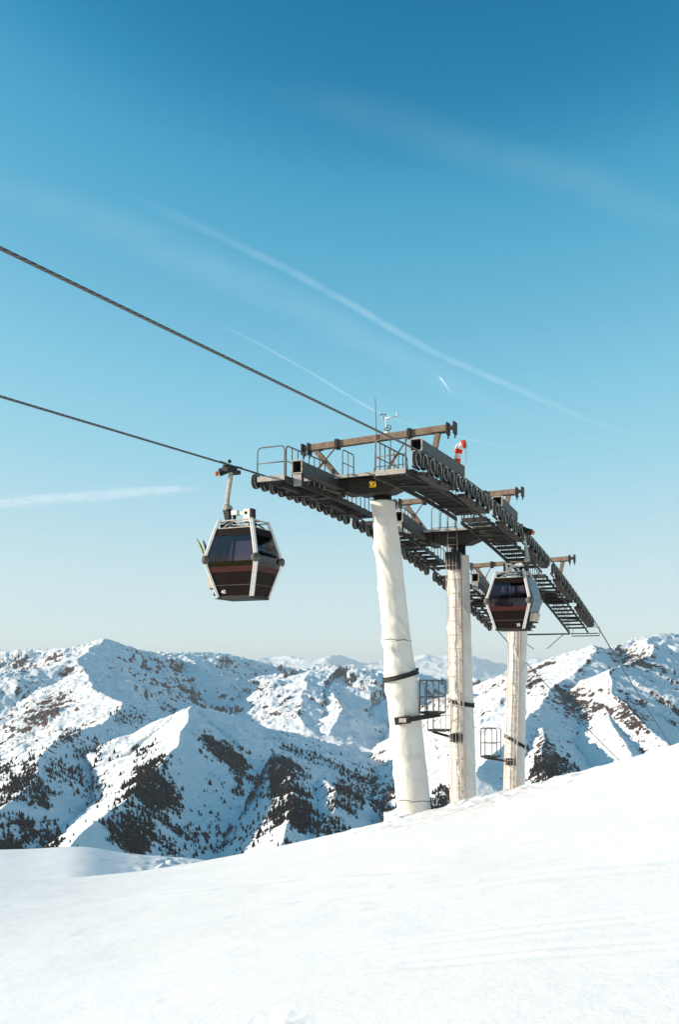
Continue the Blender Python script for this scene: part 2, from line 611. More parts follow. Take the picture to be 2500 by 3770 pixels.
gt = np.concatenate([np.linspace(-2.6, -0.46, 30)[:-1], np.linspace(-0.46, 0.46, 460), np.linspace(0.46, 2.6, 30)[1:]])
gy = np.concatenate([[0.3, 0.8, 1.4, 2.0], np.geomspace(2.6, 28, 250), np.linspace(28.15, 75, 235), np.geomspace(76, 200, 30)])
GT, GYY = np.meshgrid(gt, gy)
GX = GT * GYY
GZ = ground_z(GX, GYY)
tpx = CX + FPX * GT
edge = np.exp(-((GYY - 31.6) / 5.0) ** 2)
GZ += 0.02 * fbm(GX * 0.5, GYY * 0.5, 4) * np.clip(GYY / 12, 0.25, 1)
# long shallow tracks of the groomer across the slope
GZ += 0.02 * ridged(GX * 0.06 + 3, (GYY - 0.25 * GX) * 0.8, 3)
# churned snow along the crest
lump = np.clip(fbm(GX * 1.4, GYY * 1.4, 4), 0, 1)
GZ += edge * 0.16 * lump * np.clip((tpx - 1150) / 300, 0.06, 1) * np.clip((2300 - tpx) / 200, 0.15, 1)
GZ += np.exp(-((GYY - 58) / 4) ** 2) * np.exp(-((tpx - 640) / 110) ** 2) * 0.5 * np.clip(fbm(GX * 1.1, GYY * 1.1, 4), -0.1, 1)
GZ += np.exp(-((GYY - 6.5) / 0.8) ** 2) * np.exp(-((tpx - 1000) / 120) ** 2) * 0.05 * fbm(GX * 4, GYY * 4, 3)
# ski and groomer tracks pressed into the slope
def slope_pt(x, y):
    e_ = (HY - y) / FPX
    m_ = (HY - float(crest_line(np.array(float(x))))) / FPX + 1.62 / 31.6
    Y_ = min(1.62 / max(m_ - e_, 0.02), 40.0)
    return np.array([(x - CX) / FPX * Y_, Y_])
TRACKS = [([(-200, 3560), (0, 3538), (400, 3490), (900, 3390), (1370, 3278)], 0.16, 0.035), ([(-200, 3350), (0, 3332), (600, 3290), (1100, 3238), (1600, 3192)], 0.2, 0.03),
          ([(1480, 3258), (1900, 3170), (2300, 3072), (2600, 2990)], 0.16, 0.035), ([(1400, 3332), (2000, 3205), (2600, 3110)], 0.2, 0.03),
          ([(300, 3422), (1000, 3330), (1700, 3242)], 0.14, 0.025), ([(-200, 3650), (500, 3600), (1200, 3520), (2000, 3400), (2600, 3290)], 0.10, 0.02),
          ([(600, 3700), (1500, 3560), (2600, 3400)], 0.09, 0.018), ([(1750, 3120), (2150, 3040), (2600, 2930)], 0.2, 0.03)]
for pl_, wd_, dp_ in TRACKS:
    for dup in (0.0, 1.0):
        pw = [slope_pt(*q) for q in pl_]
        dmin = np.full(GX.shape, 1e9)
        for a_, b_ in zip(pw[:-1], pw[1:]):
            ab = b_ - a_
            tt_ = np.clip(((GX - a_[0]) * ab[0] + (GYY - a_[1] - dup * wd_ * 3.2) * ab[1]) / (ab @ ab), 0, 1)
            dmin = np.minimum(dmin, np.hypot(GX - (a_[0] + tt_ * ab[0]), GYY - dup * wd_ * 3.2 - (a_[1] + tt_ * ab[1])))
        q_ = dmin / wd_
        GZ += 0.55 * dp_ * (-np.exp(-q_ ** 2) + 0.6 * np.exp(-((q_ - 1.5) / 0.6) ** 2)) * np.clip(0.55 + fbm(GX * 0.35 + dup * 7, GYY * 0.35, 3), 0.05, 1)
dirt = edge * np.clip((tpx - 1380) / 80, 0, 1) * np.clip((2060 - tpx) / 200, 0, 1) * 0.8
slope = grid_mesh('snow_slope', GX, GYY, GZ, M['snow'], {'dirt': dirt})
tag(slope, 'smooth groomed snow slope rising to the right in the foreground', 'snow', kind='structure')

# ------------------------------------------------------------------ mountains
def W(x, y, d):
    """point seen at photo pixel (x, y), d metres out"""
    return ((x - CX) / FPX * d, d, (HY - y) / FPX * d)

RIDGES = [  # (crest points, fall per metre on both sides)
    # main left crest with the pointed summit
    ([W(-700, 2450, 6200), W(-250, 2420, 6000), W(0, 2405, 5800), W(90, 2402, 5700), W(200, 2398, 5500), W(270, 2402, 5400), W(350, 2360, 5300),
      W(430, 2392, 5500), W(520, 2406, 5800), W(600, 2432, 6200), W(670, 2413, 6500), W(770, 2412, 6800), W(860, 2428, 7000), W(960, 2448, 7300), W(1050, 2470, 7600)], 0.62),
    # spur from the summit, its long lit flank facing left
    ([W(350, 2360, 5300), W(300, 2432, 4700), W(300, 2490, 4300), W(345, 2545, 3900), W(440, 2590, 3600), W(340, 2672, 3000),
      W(220, 2725, 2600), W(140, 2790, 2250), W(70, 2880, 1950), W(-60, 3020, 1650), W(-250, 3150, 1450)], 0.60),
    ([W(300, 2432, 4700), W(190, 2470, 4500), W(60, 2480, 4400), W(-150, 2560, 4100)], 0.55),
    ([W(670, 2413, 6500), W(740, 2470, 5800), W(820, 2500, 5400)], 0.55),
    # forested ridge running down towards the viewer
    ([W(720, 2612, 2500), W(660, 2685, 2300), W(590, 2765, 2100), W(520, 2860, 1880), W(450, 2960, 1670), W(330, 3060, 1480), W(230, 3160, 1330), W(80, 3300, 1180)], 0.64),
    # its shoulder falling to the right
    ([W(720, 2612, 2500), W(830, 2640, 2700), W(980, 2690, 2950), W(1130, 2735, 3150), W(1290, 2790, 3300), W(1420, 2825, 3400), W(1560, 2880, 3500), W(1750, 2960, 3550)], 0.56),
    # near spurs at the foot of the shoulder
    ([W(1010, 2790, 2450), W(1030, 2840, 2200), W(1080, 2930, 1900), W(1090, 3020, 1650), W(1060, 3120, 1450)], 0.66),
    ([W(1180, 2880, 2200), W(1240, 2920, 2000), W(1230, 2990, 1800), W(1200, 3080, 1600)], 0.60),
    # white dome in the middle
    ([W(900, 2560, 5600), W(1000, 2520, 5500), W(1100, 2482, 5400), W(1190, 2462, 5300), W(1270, 2470, 5500), W(1360, 2482, 5700), W(1440, 2486, 5900), W(1520, 2484, 6100), W(1640, 2510, 6300)], 0.50),
    ([W(1190, 2462, 5300), W(1120, 2560, 4700), W(1070, 2640, 4300), W(1180, 2710, 3900)], 0.50),
    ([W(1270, 2470, 5500), W(1240, 2560, 4800), W(1255, 2650, 4200), W(1240, 2710, 3900)], 0.60),
    ([W(1440, 2486, 5900), W(1400, 2640, 4700), W(1330, 2720, 4200)], 0.55),
    # saddle behind the pylons
    ([W(1640, 2510, 6300), W(1740, 2552, 5600), W(1850, 2530, 5000), W(1960, 2480, 4400)], 0.5),
    # right massif
    ([W(1960, 2462, 4300), W(2060, 2425, 4000), W(2185, 2388, 3700), W(2260, 2398, 3750), W(2340, 2372, 3800), W(2400, 2358, 3850), W(2450, 2342, 3900),
      W(2520, 2345, 4000), W(2700, 2300, 4200), W(3000, 2330, 4500)], 0.66),
    ([W(2185, 2388, 3700), W(2130, 2460, 3350), W(2080, 2515, 3100), W(2020, 2560, 2850), W(1965, 2610, 2600), W(1920, 2665, 2380), W(1850, 2760, 2100), W(1780, 2860, 1850)], 0.58),
    ([W(2450, 2342, 3900), W(2380, 2410, 3500), W(2320, 2450, 3200), W(2265, 2480, 2950), W(2280, 2560, 2700), W(2350, 2640, 2450), W(2440, 2720, 2250), W(2520, 2820, 2000)], 0.60),
    ([W(2240, 2545, 2900), W(2240, 2640, 2550), W(2300, 2720, 2300), W(2330, 2800, 2100)], 0.55),
    ([W(1990, 2690, 2330), W(2010, 2760, 2080), W(2040, 2850, 1850), W(2070, 2960, 1650)], 0.70),
]
segs = []
for pts, g in RIDGES:
    for a, b in zip(pts[:-1], pts[1:]):
        segs.append((a, b, g))

RIB = [None, None]
def mountain_height(X, Y):
    # bend the plan so crests and flanks wander
    k = np.clip(Y / 3000.0, 0.4, 2.0)
    wx = 70 * k * fbm(X / 900.0 + 3.1, Y / 900.0, 4)
    wy = 110 * k * fbm(X / 800.0 - 8.7, Y / 800.0 + 4.0, 4)
    PX, PY = X + wx, Y + wy
    H = np.full(X.shape, -4000.0)
    D = np.full(X.shape, 1e9)
    S = np.zeros(X.shape)
    run = 0.0
    for (ax, ay, az), (bx, by, bz), g in segs:
        dx, dy = bx - ax, by - ay
        L2 = dx * dx + dy * dy
        t = np.clip(((PX - ax) * dx + (PY - ay) * dy) / L2, 0, 1)
        d = np.hypot(PX - (ax + t * dx), PY - (ay + t * dy))
        h = az + t * (bz - az) - g * d * (1.0 - 0.16 * np.clip(d / 1600.0, 0, 1))
        up = h > H
        D = np.where(up, d, D)
        side = np.sign((PX - ax) * dy - (PY - ay) * dx)
        S = np.where(up, run + t * math.sqrt(L2) + 5000 * side, S)
        run += math.sqrt(L2)
        H = np.where(up, h, H)
    amp = np.clip(D / 200.0, 0.05, 1.0) * k
    Sw = S + 50 * fbm(X / 260.0, Y / 260.0, 3)
    rib = ridged(Sw / 150.0, D / 900.0 + 3.3, 4, 0.55)
    H = H + amp * 17 * (rib - 0.6)
    rg = ridged(X / 420.0 + 0.2 * fbm(X / 200.0, Y / 200.0, 2), Y / 420.0, 6, 0.55)
    H = H + amp * 26 * (rg - 0.6)
    H = H + 6.0 * k * ridged(X / 80.0, Y / 80.0, 5, 0.6)
    RIB[0] = rib
    RIB[1] = ridged((S + 22 * fbm(X / 90.0, Y / 90.0, 3)) / 42.0, D / 420.0 + 8.8, 3, 0.6)
    floor = -1500 - 0.02 * Y
    H = np.maximum(H, floor)
    return H, D

NT, NR = 860, 760
mt = np.linspace(-0.50, 0.50, NT)
mr = np.geomspace(900, 9000, NR)
MT, MR = np.meshgrid(mt, mr)
MX, MY = MT * MR, MR
MZ, MD = mountain_height(MX, MY)
MRIB, MFINE = RIB
# slope for the rock mask
gxr = np.gradient(MZ, axis=0) / np.gradient(MY, axis=0)
gxt = np.gradient(MZ, axis=1) / np.gradient(MX, axis=1)
steep = np.hypot(gxt, gxr - gxt * MT)
px_x = CX + FPX * MT
px_y = HY - FPX * MZ / MY
def blob(cx, cy, rx, ry, rot=0.0):
    c, s = math.cos(rot), math.sin(rot)
    dx, dy = px_x - cx, px_y - cy
    return np.exp(-(((dx * c + dy * s) / rx) ** 2 + ((-dx * s + dy * c) / ry) ** 2))
streak = np.clip(MRIB - 0.7, -0.6, 0.9)
fine = np.clip(MFINE - 0.6, -0.8, 0.9)
rock = 0.168 + 0.30 * np.clip((steep - 0.60) / 0.6, -0.3, 1.0) + 0.10 * fbm(MX / 700.0, MY / 700.0, 3) + 0.07 * streak + 0.09 * fine + 0.10 * fbm(MX / 38.0, MY / 38.0, 4, 0.65)
rock += 0.30 * (blob(2330, 2640, 60, 150, -0.5) + blob(2120, 2600, 110, 60, 0.5) + blob(2030, 2830, 45, 120, -0.2) + blob(2360, 2440, 120, 40, 0.4))
rock += 0.17 * (blob(150, 2640, 150, 26, -0.55) + blob(250, 2720, 120, 18, -0.6) + blob(690, 2660, 50, 22, -1.0) + blob(2150, 2450, 18, 90, 0.6) + blob(250, 2450, 70, 40) + blob(80, 2480, 60, 50) + blob(180, 2600, 110, 50, -0.6) + blob(1250, 2600, 25, 90) + blob(1080, 2610, 50, 70))
rock += 0.22 * blob(1960, 2500, 60, 50)
rock -= 0.16 * (blob(1700, 2750, 130, 170) + blob(1350, 2700, 110, 110))
# far jagged range on the horizon
ft = np.linspace(-0.40, 0.40, 700)
fr = np.linspace(21000, 32000, 130)
FT, FR = np.meshgrid(ft, fr)
FXX, FYY = FT * FR, FR
prof = np.exp(-((FR - 26000) / 3600.0) ** 2)
pk = np.zeros(FXX.shape)
am, fq = 1.0, 1.0
for o_ in range(6):
    nn = 1 - np.abs(pnoise(FXX / 2600.0 * fq + 7.7 * o_, FYY / 2600.0 * fq + 1.9 * o_)) * 1.9
    pk = pk + am * np.sign(nn) * np.abs(nn) ** 2.2
    am *= 0.48
    fq *= 2.1
FZ = -900 + prof * (1215 + 240 * fbm(FT * 7 + 2, FR / 9000.0, 3)) + (0.3 + prof) * 150 * (pk - 0.5)
far = grid_mesh('far_range', FXX, FYY, FZ, M['far_mountain'], {'rock': np.full(FXX.shape, 0.16)})
tag(far, 'pale jagged mountain range on the far horizon', 'mountain', kind='structure')

# ------------------------------------------------------------------ scattered forest on the lower slopes
def conifer_template():
    v, f = [], []
    n = 5
    for (z0, z1, r) in ((0.0, 0.62, 0.24), (0.34, 1.0, 0.17)):
        b = len(v)
        for k in range(n):
            a = 2 * math.pi * k / n
            v.append((r * math.cos(a), r * math.sin(a), z0))
        v.append((0, 0, z1))
        for k in range(n):
            f.append((b + k, b + (k + 1) % n, b + n))
    return np.array(v, np.float32), np.array(f, np.int32)

forest_density = np.zeros(MX.shape)
RAG = 0.36 * fbm(MX / 60.0, MY / 110.0, 4, 0.6) + 0.10 * streak + 0.26 * fine
def wood(cx, cy, rx, ry, dens, rot=0.0):
    global forest_density
    forest_density = np.maximum(forest_density, dens * np.clip((blob(cx, cy, rx * 1.25, ry * 1.25, rot) + RAG - 0.57) / 0.22, 0, 1))
fn = fbm(MX / 130.0, MY / 130.0, 3)
for a in [(540, 2960, 62, 170, 1.0, 0.12), (600, 2900, 40, 90, 0.9), (460, 3060, 60, 90, 0.9), (620, 3080, 45, 80, 0.9), (700, 3100, 60, 60, 0.35),
          (60, 3020, 70, 150, 0.9, 0.25), (110, 2900, 40, 80, 0.9), (20, 2960, 40, 120, 0.8), (220, 2860, 70, 60, 0.25), (180, 3080, 40, 60, 0.6),
          (1040, 2860, 40, 80, 1.0), (1100, 2980, 40, 100, 1.0), (1020, 2950, 30, 90, 0.9), (1090, 3070, 40, 60, 0.9), (1200, 3060, 60, 50, 0.5), (1260, 2950, 60, 50, 0.4),
          (770, 2750, 60, 28, 0.8, 0.5), (860, 2800, 60, 30, 0.7, 0.9), (880, 2900, 22, 40, 0.8), (1180, 2800, 140, 18, 0.3, 0.33), (1350, 2900, 90, 35, 0.25, 0.5), (1430, 2950, 50, 60, 0.35, 0.4),
          (300, 2740, 80, 35, 0.4, 0.4), (480, 2640, 60, 25, 0.25), (1640, 2960, 60, 50, 0.5), (1990, 2870, 40, 80, 0.6), (2060, 2860, 60, 70, 0.35)]:
    wood(*a)
for a in [(500, 3060, 95, 90, 0.9), (555, 2960, 80, 120, 0.9, 0.1), (640, 2960, 30, 80, 0.5), (40, 3050, 90, 110, 0.95), (110, 2960, 60, 90, 0.8, 0.3), (830, 3060, 160, 70, 0.16), (900, 2960, 160, 80, 0.08), (330, 2900, 50, 50, 0.15)]:
    wood(*a)
thin = (px_y > 2700) & (px_x < 1480) & (MR < 3200)
dens = np.where((forest_density > 0) & (fn > -0.35), forest_density * np.clip(0.55 + 1.2 * fn, 0.1, 1), np.where(thin, 0.004 + 0.022 * (fn > 0.27), 0.0))
rock = rock + (0.17 + 0.08 * streak + 0.16 * fine + 0.14 * fbm(MX / 22.0, MY / 40.0, 3)) * np.clip(dens * 1.4, 0, 1) * (dens > 0.12)
mountains = grid_mesh('mountains', MX, MY, MZ, M['mountain'], {'rock': rock})
tag(mountains, 'snowy alpine ridges with rock and blue shaded flanks across the valley', 'mountain', kind='structure')

cell = (MR * (mt[1] - mt[0])) * np.gradient(MR, axis=0)            # plan area of a grid cell
prob = np.clip(dens * cell / 15.0, 0, 8.0) * (MR < 3600)
cnt = rng.poisson(prob)
ii, jj = np.nonzero(cnt)
rep = cnt[ii, jj]
ii, jj = np.repeat(ii, rep), np.repeat(jj, rep)
if len(ii) > 60000:
    keep = rng.choice(len(ii), 60000, replace=False)
    ii, jj = ii[keep], jj[keep]
tx = MX[ii, jj] + rng.uniform(-0.5, 0.5, len(ii)) * MR[ii, jj] * (mt[1] - mt[0])
ty = MY[ii, jj] + rng.uniform(-0.5, 0.5, len(ii)) * np.gradient(mr)[ii]
tz = mountain_height(tx, ty)[0] - 1.0
th = rng.uniform(3.0, 8.0, len(ii)) * rng.choice([1, 1, 1, 1, 1.7], len(ii))
tv, tf = conifer_template()
nv, nf = len(tv), len(tf)
wid = th * rng.uniform(0.9, 1.9, len(ii))
co = np.empty((len(ii), nv, 3), np.float32)
co[:, :, 0] = tx[:, None] + tv[None, :, 0] * wid[:, None]
co[:, :, 1] = ty[:, None] + tv[None, :, 1] * wid[:, None]
co[:, :, 2] = tz[:, None] + tv[None, :, 2] * th[:, None]
fc = (tf[None] + (np.arange(len(ii)) * nv)[:, None, None]).reshape(-1, 3)
me = bpy.data.meshes.new('conifer_forest')
me.vertices.add(len(ii) * nv)
me.vertices.foreach_set('co', co.ravel())
me.loops.add(fc.size)
me.loops.foreach_set('vertex_index', fc.ravel().astype(np.int32))
me.polygons.add(len(fc))
me.polygons.foreach_set('loop_start', (np.arange(len(fc)) * 3).astype(np.int32))
me.polygons.foreach_set('loop_total', np.full(len(fc), 3, np.int32))
me.update(calc_edges=True)
forest = bpy.data.objects.new('conifer_forest', me)
C.objects.link(forest)
me.materials.append(M['conifer'])
tag(forest, 'dark conifers scattered over the lower snowy mountain flanks', 'forest', kind='stuff')
print('trees', len(ii))

# ------------------------------------------------------------------ the lift line
TH = math.radians(25.0)
U = Vector((math.sin(TH), math.cos(TH), 0))       # along the line, away and to the right
V = Vector((math.cos(TH), -math.sin(TH), 0))      # across the line, to the near right
ZUP = Vector((0, 0, 1))
T0 = Vector((1.22, 32.7, 0))
GAUGE = 5.5
HG = GAUGE / 2
def P(s, lat, z):
    return T0 + U * s + V * lat + ZUP * z

_zs = np.array([-4.5, -3.6, -1.8, 0, 1.8, 3.6, 4.5, 8.0, 12.4, 13.5, 17.6, 22.3, 23.2])
_zz = np.array([6.15, 6.17, 6.19, 6.18, 6.13, 6.03, 5.96, 5.58, 4.91, 4.73, 3.92, 2.84, 2.61])
_zp = np.polyfit(_zs, _zz, 4)
def zc(s):
    """height of the sheave centres along the line"""
    return float(np.polyval(_zp, s))
WR = 0.232                                        # sheave radius
def zr(s):
    """height of the rope"""
    if s < -3.7: return zc(-3.7) + WR + 0.03 + (s + 3.7) * 0.036
    if s > 22.6:
        q = s - 22.6
        return zc(22.6) + WR + 0.03 - 0.272 * q + 0.0004 * q * q
    return zc(s) + WR + 0.03

TOWERS = [  # s, row start, row end, beam height, beam roll, trunk foot (X, Y)
    dict(s=0.0, a=-3.60, b=3.62, zb=7.81, roll=0.033, foot=(2.69, 34.65), n=13),
    dict(s=8.4, a=4.46, b=12.35, zb=7.245, roll=0.016, foot=(5.06, 40.2), n=13),
    dict(s=18.2, a=13.5, b=22.35, zb=5.63, roll=0.028, foot=(8.15, 47.0), n=14),
]
TLAB = ['nearest lift tower in white wrap with yellow number plate and windsock',
        'middle lift tower with white wrap and caged ladder on its shaft',
        'farthest lift tower, partly hidden behind the right cabin, with caged ladder']

def rounded(a, b, c, r, n=5):
    """arc points replacing corner b of a-b-c"""
    a, b, c = Vector(a), Vector(b), Vector(c)
    d1, d2 = (a - b).normalized(), (c - b).normalized()
    p1, p2 = b + d1 * r, b + d2 * r
    return [p1.lerp(b, t).lerp(b.lerp(p2, t), t) for t in [k / (n - 1) for k in range(n)]]

def hoop(mb, p0, p1, h, r=0.022, cr=0.14, mid=0.5, balusters=0):
    """a railing frame: two posts with rounded top corners and a middle rail"""
    p0, p1 = Vector(p0), Vector(p1)
    a, b = p0 + ZUP * h, p1 + ZUP * h
    pts = [p0] + rounded(p0, a, b, cr) + rounded(a, b, p1, cr) + [p1]
    mb.tube(pts, r, 6)
    if mid:
        mb.tube([p0 + ZUP * h * mid, p1 + ZUP * h * mid], r * 0.8, 5)
    for k in range(balusters):
        q = p0.lerp(p1, (k + 1) / (balusters + 1))
        mb.tube([q, q + ZUP * (h - 0.01)], r * 0.7, 5)

def fabric_wrap(mb, base, top, prof, seed, nseg=60, folds=0.02, z0=0.0, z1=1.0, rows=70):
    """cloth round a leaning shaft: prof = [(fraction, radius)] from foot to head"""
    base, top = Vector(base), Vector(top)
    ax = (top - base)
    fr_, rd = [p[0] for p in prof], [p[1] for p in prof]
    vs, fs = [], []
    for i in range(rows + 1):
        t = z0 + (z1 - z0) * i / rows
        r = float(np.interp(t, fr_, rd))
        c = base + ax * t
        for k in range(nseg):
            an = 2 * math.pi * k / nseg
            nx, ny = math.cos(an), math.sin(an)
            q = Vector((nx * 1.6, ny * 1.6, t * 9.0 + seed * 13.1))
            f1 = noise.fractal(q, 1.0, 2.0, 3)
            # diagonal pull folds
            f2 = math.sin(t * 46 + an * 2.0 + 2.2 * noise.noise(Vector((nx, ny, t * 5 + seed))))
            f2 = max(0, f2) ** 6 * max(0, noise.noise(Vector((nx * 1.3, ny * 1.3, t * 4 - seed))) + 0.18)
            f3 = noise.noise(Vector((nx * 3.5, ny * 3.5, t * 30 + an * 1.5)))
            rr = r + folds * (0.35 * f1 + 3.6 * f2 + 0.5 * f3)
            vs.append(c + Vector((nx * rr, ny * rr, 0)))
    for i in range(rows):
        for k in range(nseg):
            k2 = (k + 1) % nseg
            fs.append((i * nseg + k, i * nseg + k2, (i + 1) * nseg + k2, (i + 1) * nseg + k))
    n = len(vs)
    fs.append(tuple(reversed(range(nseg))))
    fs.append(tuple(range(n - nseg, n)))
    mb.add(vs, fs, 0, True)

def wheel_meshes():
    ty = MB().lathe((0, 0, 0), V, [(-0.055, WR * 0.80), (-0.055, WR * 0.97), (-0.03, WR), (0.03, WR), (0.055, WR * 0.97), (0.055, WR * 0.80)], 20, caps=False).mesh('sheave')
    fl = MB()
    for s_ in (-1, 1):
        prof = [(0.030, WR * 0.87), (0.070, WR * 0.885), (0.070, WR * 0.955), (0.057, WR * 0.96)]
        fl.lathe((0, 0, 0), V * s_, prof, 20, caps=False)
    fl = fl.mesh('flange')
    di = MB()
    di.lathe((0, 0, 0), V, [(-0.035, WR * 0.86), (-0.03, WR * 0.3), (-0.08, WR * 0.26), (-0.08, 0.01)], 14, caps=False)
    di.lathe((0, 0, 0), V, [(0.08, 0.01), (0.08, WR * 0.26), (0.03, WR * 0.3), (0.035, WR * 0.86)], 14, caps=False)
    di = di.mesh('hub')
    return ty, fl, di
me_tyre, me_flange, me_hub = wheel_meshes()
me_tyre.materials.append(M['rubber'])
me_flange.materials.append(M['galv'])
me_hub.materials.append(M['dark'])

def copy_part(name, me, loc, parent):
    o = bpy.data.objects.new(name, me)
    C.objects.link(o)
    o.parent = parent
    off = Vector((0, 0, 0))
    p = parent
    while p is not None:
        off += p.location
        p = p.parent
    o.location = Vector(loc) - off
    return o

me_tread = None
def tread_mesh():
    mb = MB()
    L, D, T = 0.92, 0.44, 0.035
    for s_ in (-1, 1):
        mb.box(U * (s_ * D / 2), V * L / 2, U * 0.014, ZUP * T)
    for s_ in (-1, 1):
        mb.box(V * (s_ * (L / 2 - 0.014)), V * 0.014, U * (D / 2 - 0.016), ZUP * T * 0.98)
    for k in range(1, 7):
        mb.box(U * (-D / 2 + D * k / 7), V * (L / 2 - 0.03), U * 0.012, ZUP * 0.02)
    for k in range(1, 6):
        mb.box(V * (-L / 2 + L * k / 6), V * 0.006, U * (D / 2 - 0.02), ZUP * 0.017)
    me = mb.mesh('tread')
    me.materials.append(M['galv_dark'])
    return me
me_tread = tread_mesh()

FLOOR = -0.27                                     # catwalk below the sheave centres (near side)
FLOOR_L = -0.13
LEFT_DROP = 0.12
W0, W1 = 0.32, 1.26                               # catwalk inner side offsets from the rope

def build_tower(i):
    T = TOWERS[i]
    s0 = T['s']
    fx, fy = T['foot']
    fz = float(ground_z(fx, fy)) - 0.35
    root = empty('lift_tower', (fx, fy, fz + 0.35), TLAB[i], 'lift tower', 'lift towers on the snow crest')
    foot = Vector((fx, fy, fz))
    headc = P(s0, 0, T['zb'])
    zh = zc(s0) - 0.22                            # top of the shaft
    ftop = (zh - fz) / (headc.z - fz)
    top = foot.lerp(headc, ftop)
    # shaft and its cloth wraps
    H = top.z - foot.z
    if i == 0:
        prof = [(0, 0.60), (0.12, 0.58), (0.30, 0.545), (0.44, 0.53), (0.485, 0.56), (0.50, 0.545), (0.53, 0.50), (0.60, 0.455), (0.75, 0.425), (0.86, 0.425), (0.90, 0.40), (1.0, 0.385)]
        cuts = [(0.0, 0.107, 0.012), (0.107, 0.482, 0.026), (0.482, 0.585, 0.045), (0.585, 0.985, 0.030)]
        strap_t = 0.482
    else:
        prof = [(0, 0.53), (0.25, 0.515), (0.36, 0.50), (0.5, 0.47), (0.86, 0.42), (0.93, 0.44), (1.0, 0.37)]
        strap_t = ((-1.07 if i == 1 else -3.15) - fz) / H
        cuts = [(0.0, strap_t, 0.026), (strap_t, 0.965, 0.032)]
    core = MB().tube([foot, top], 0.3, 20, radii=[0.40, 0.30]).build('shaft', M['galv_dark'], root)
    for q, (a, b, fo) in enumerate(cuts):
        mb = MB()
        pr = prof if q % 2 == 0 else [(t_, r_ + 0.012) for t_, r_ in prof]
        fabric_wrap(mb, foot, top, pr, i * 3 + q, folds=fo, z0=max(0, a - 0.006), z1=b, rows=max(14, int(220 * (b - a))))
        mb.build('fabric_wrap', M['fabric'], root)
    # ratchet strap round the wrap
    mb = MB()
    cs = foot.lerp(top, strap_t)
    rs = float(np.interp(strap_t, [p[0] for p in prof], [p[1] for p in prof])) + 0.035
    n = 40
    tilt = Vector((0.16, 0.05, 0)) if i == 0 else Vector((-0.10, 0.03, 0)) if i == 1 else Vector((-0.30, 0.0, 0))
    for k in range(n):
        a0, a1 = 2 * math.pi * k / n, 2 * math.pi * (k + 0.93) / n
        p = []
        for zz in (-0.055, 0.055):
            for an, rr in ((a0, rs - 0.03), (a1, rs - 0.03), (a1, rs + 0.02), (a0, rs + 0.02)):
                d = Vector((math.cos(an), math.sin(an), 0))
                p.append(cs + d * rr + ZUP * (zz + d.dot(tilt)))
        mb.hexa([p[0], p[1], p[2], p[3], p[4], p[5], p[6], p[7]])
    mb.build('strap', M['strap'], root)
    for dz in (-0.068, 0.068):
        ring = []
        for k in range(41):
            d = Vector((math.cos(2 * math.pi * k / 40), math.sin(2 * math.pi * k / 40), 0))
            ring.append(cs + d * (rs + 0.025) + ZUP * (dz + d.dot(tilt)))
        MB().tube(ring, 0.018, 5).build('strap_edge', M['dark'], root)
    if i == 0:
        for t_ in (0.107, 0.585):
            c_ = foot.lerp(top, t_)
            r_ = float(np.interp(t_, [p[0] for p in prof], [p[1] for p in prof])) + 0.03
            ring = []
            for k in range(41):
                d = Vector((math.cos(2 * math.pi * k / 40), math.sin(2 * math.pi * k / 40), 0))
                ring.append(c_ + d * r_ + ZUP * (d.x * -0.03 + 0.02 * math.sin(k)))
            MB().tube(ring, 0.010, 5).build('tie_cord', M['galv_dark'], root)

    # head girder: deep box across the line, tapering to the shaft
    zt = zc(s0) + 0.30
    zb_ = zh - 0.02
    mb = MB()
    a = 0.55
    mb.hexa([P(s0 - 0.34, -0.55, zb_), P(s0 - 0.34, 0.55, zb_), P(s0 + 0.34, 0.55, zb_), P(s0 + 0.34, -0.55, zb_),
             P(s0 - 0.46, -1.62, zt - 0.10), P(s0 - 0.46, 1.62, zt - 0.10), P(s0 + 0.46, 1.62, zt - 0.10), P(s0 + 0.46, -1.62, zt - 0.10)])
    mb.box(P(s0, 0, zt - 0.06), V * 1.75, U * 0.52, ZUP * 0.035)
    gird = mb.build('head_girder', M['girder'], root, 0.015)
    for lat_ in (-0.9, 0.9):
        MB().box(P(s0 - 0.475, lat_, zt - 0.28), V * 0.03, U * 0.04, ZUP * 0.17).build('stiffener', M['girder'], gird)
    # cross walkway edge
    mb = MB()
    mb.bar(P(s0 - 0.85, -2.42, zt + 0.0), P(s0 - 0.85, 1.48, zt + 0.0), 0.05, 0.10)
    mb.bar(P(s0 + 0.85, -2.42, zt + 0.0), P(s0 + 0.85, 1.48, zt + 0.0), 0.05, 0.10)
    mb.build('walkway_edge', M['galv'], root)
    for k in range(9):
        lat_ = -2.2 + k * 0.45
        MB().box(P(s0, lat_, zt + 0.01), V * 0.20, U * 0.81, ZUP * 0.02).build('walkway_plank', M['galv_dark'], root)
    # arms under the girder reaching the sheave rows
    for sd in (-1, 1):
        mb = MB()
        mb.hexa([P(s0 - 0.20, sd * 1.2, zb_ + 0.05), P(s0 + 0.20, sd * 1.2, zb_ + 0.05), P(s0 + 0.20, sd * 2.55, zb_ + 0.02), P(s0 - 0.20, sd * 2.55, zb_ + 0.02),
                 P(s0 - 0.20, sd * 1.2, zt - 0.15), P(s0 + 0.20, sd * 1.2, zt - 0.15), P(s0 + 0.20, sd * 2.55, zb_ + 0.22), P(s0 - 0.20, sd * 2.55, zb_ + 0.22)])
        mb.build('side_arm', M['girder'], root, 0.012)
    # long box sections that carry the lifting frame
    boxes = []
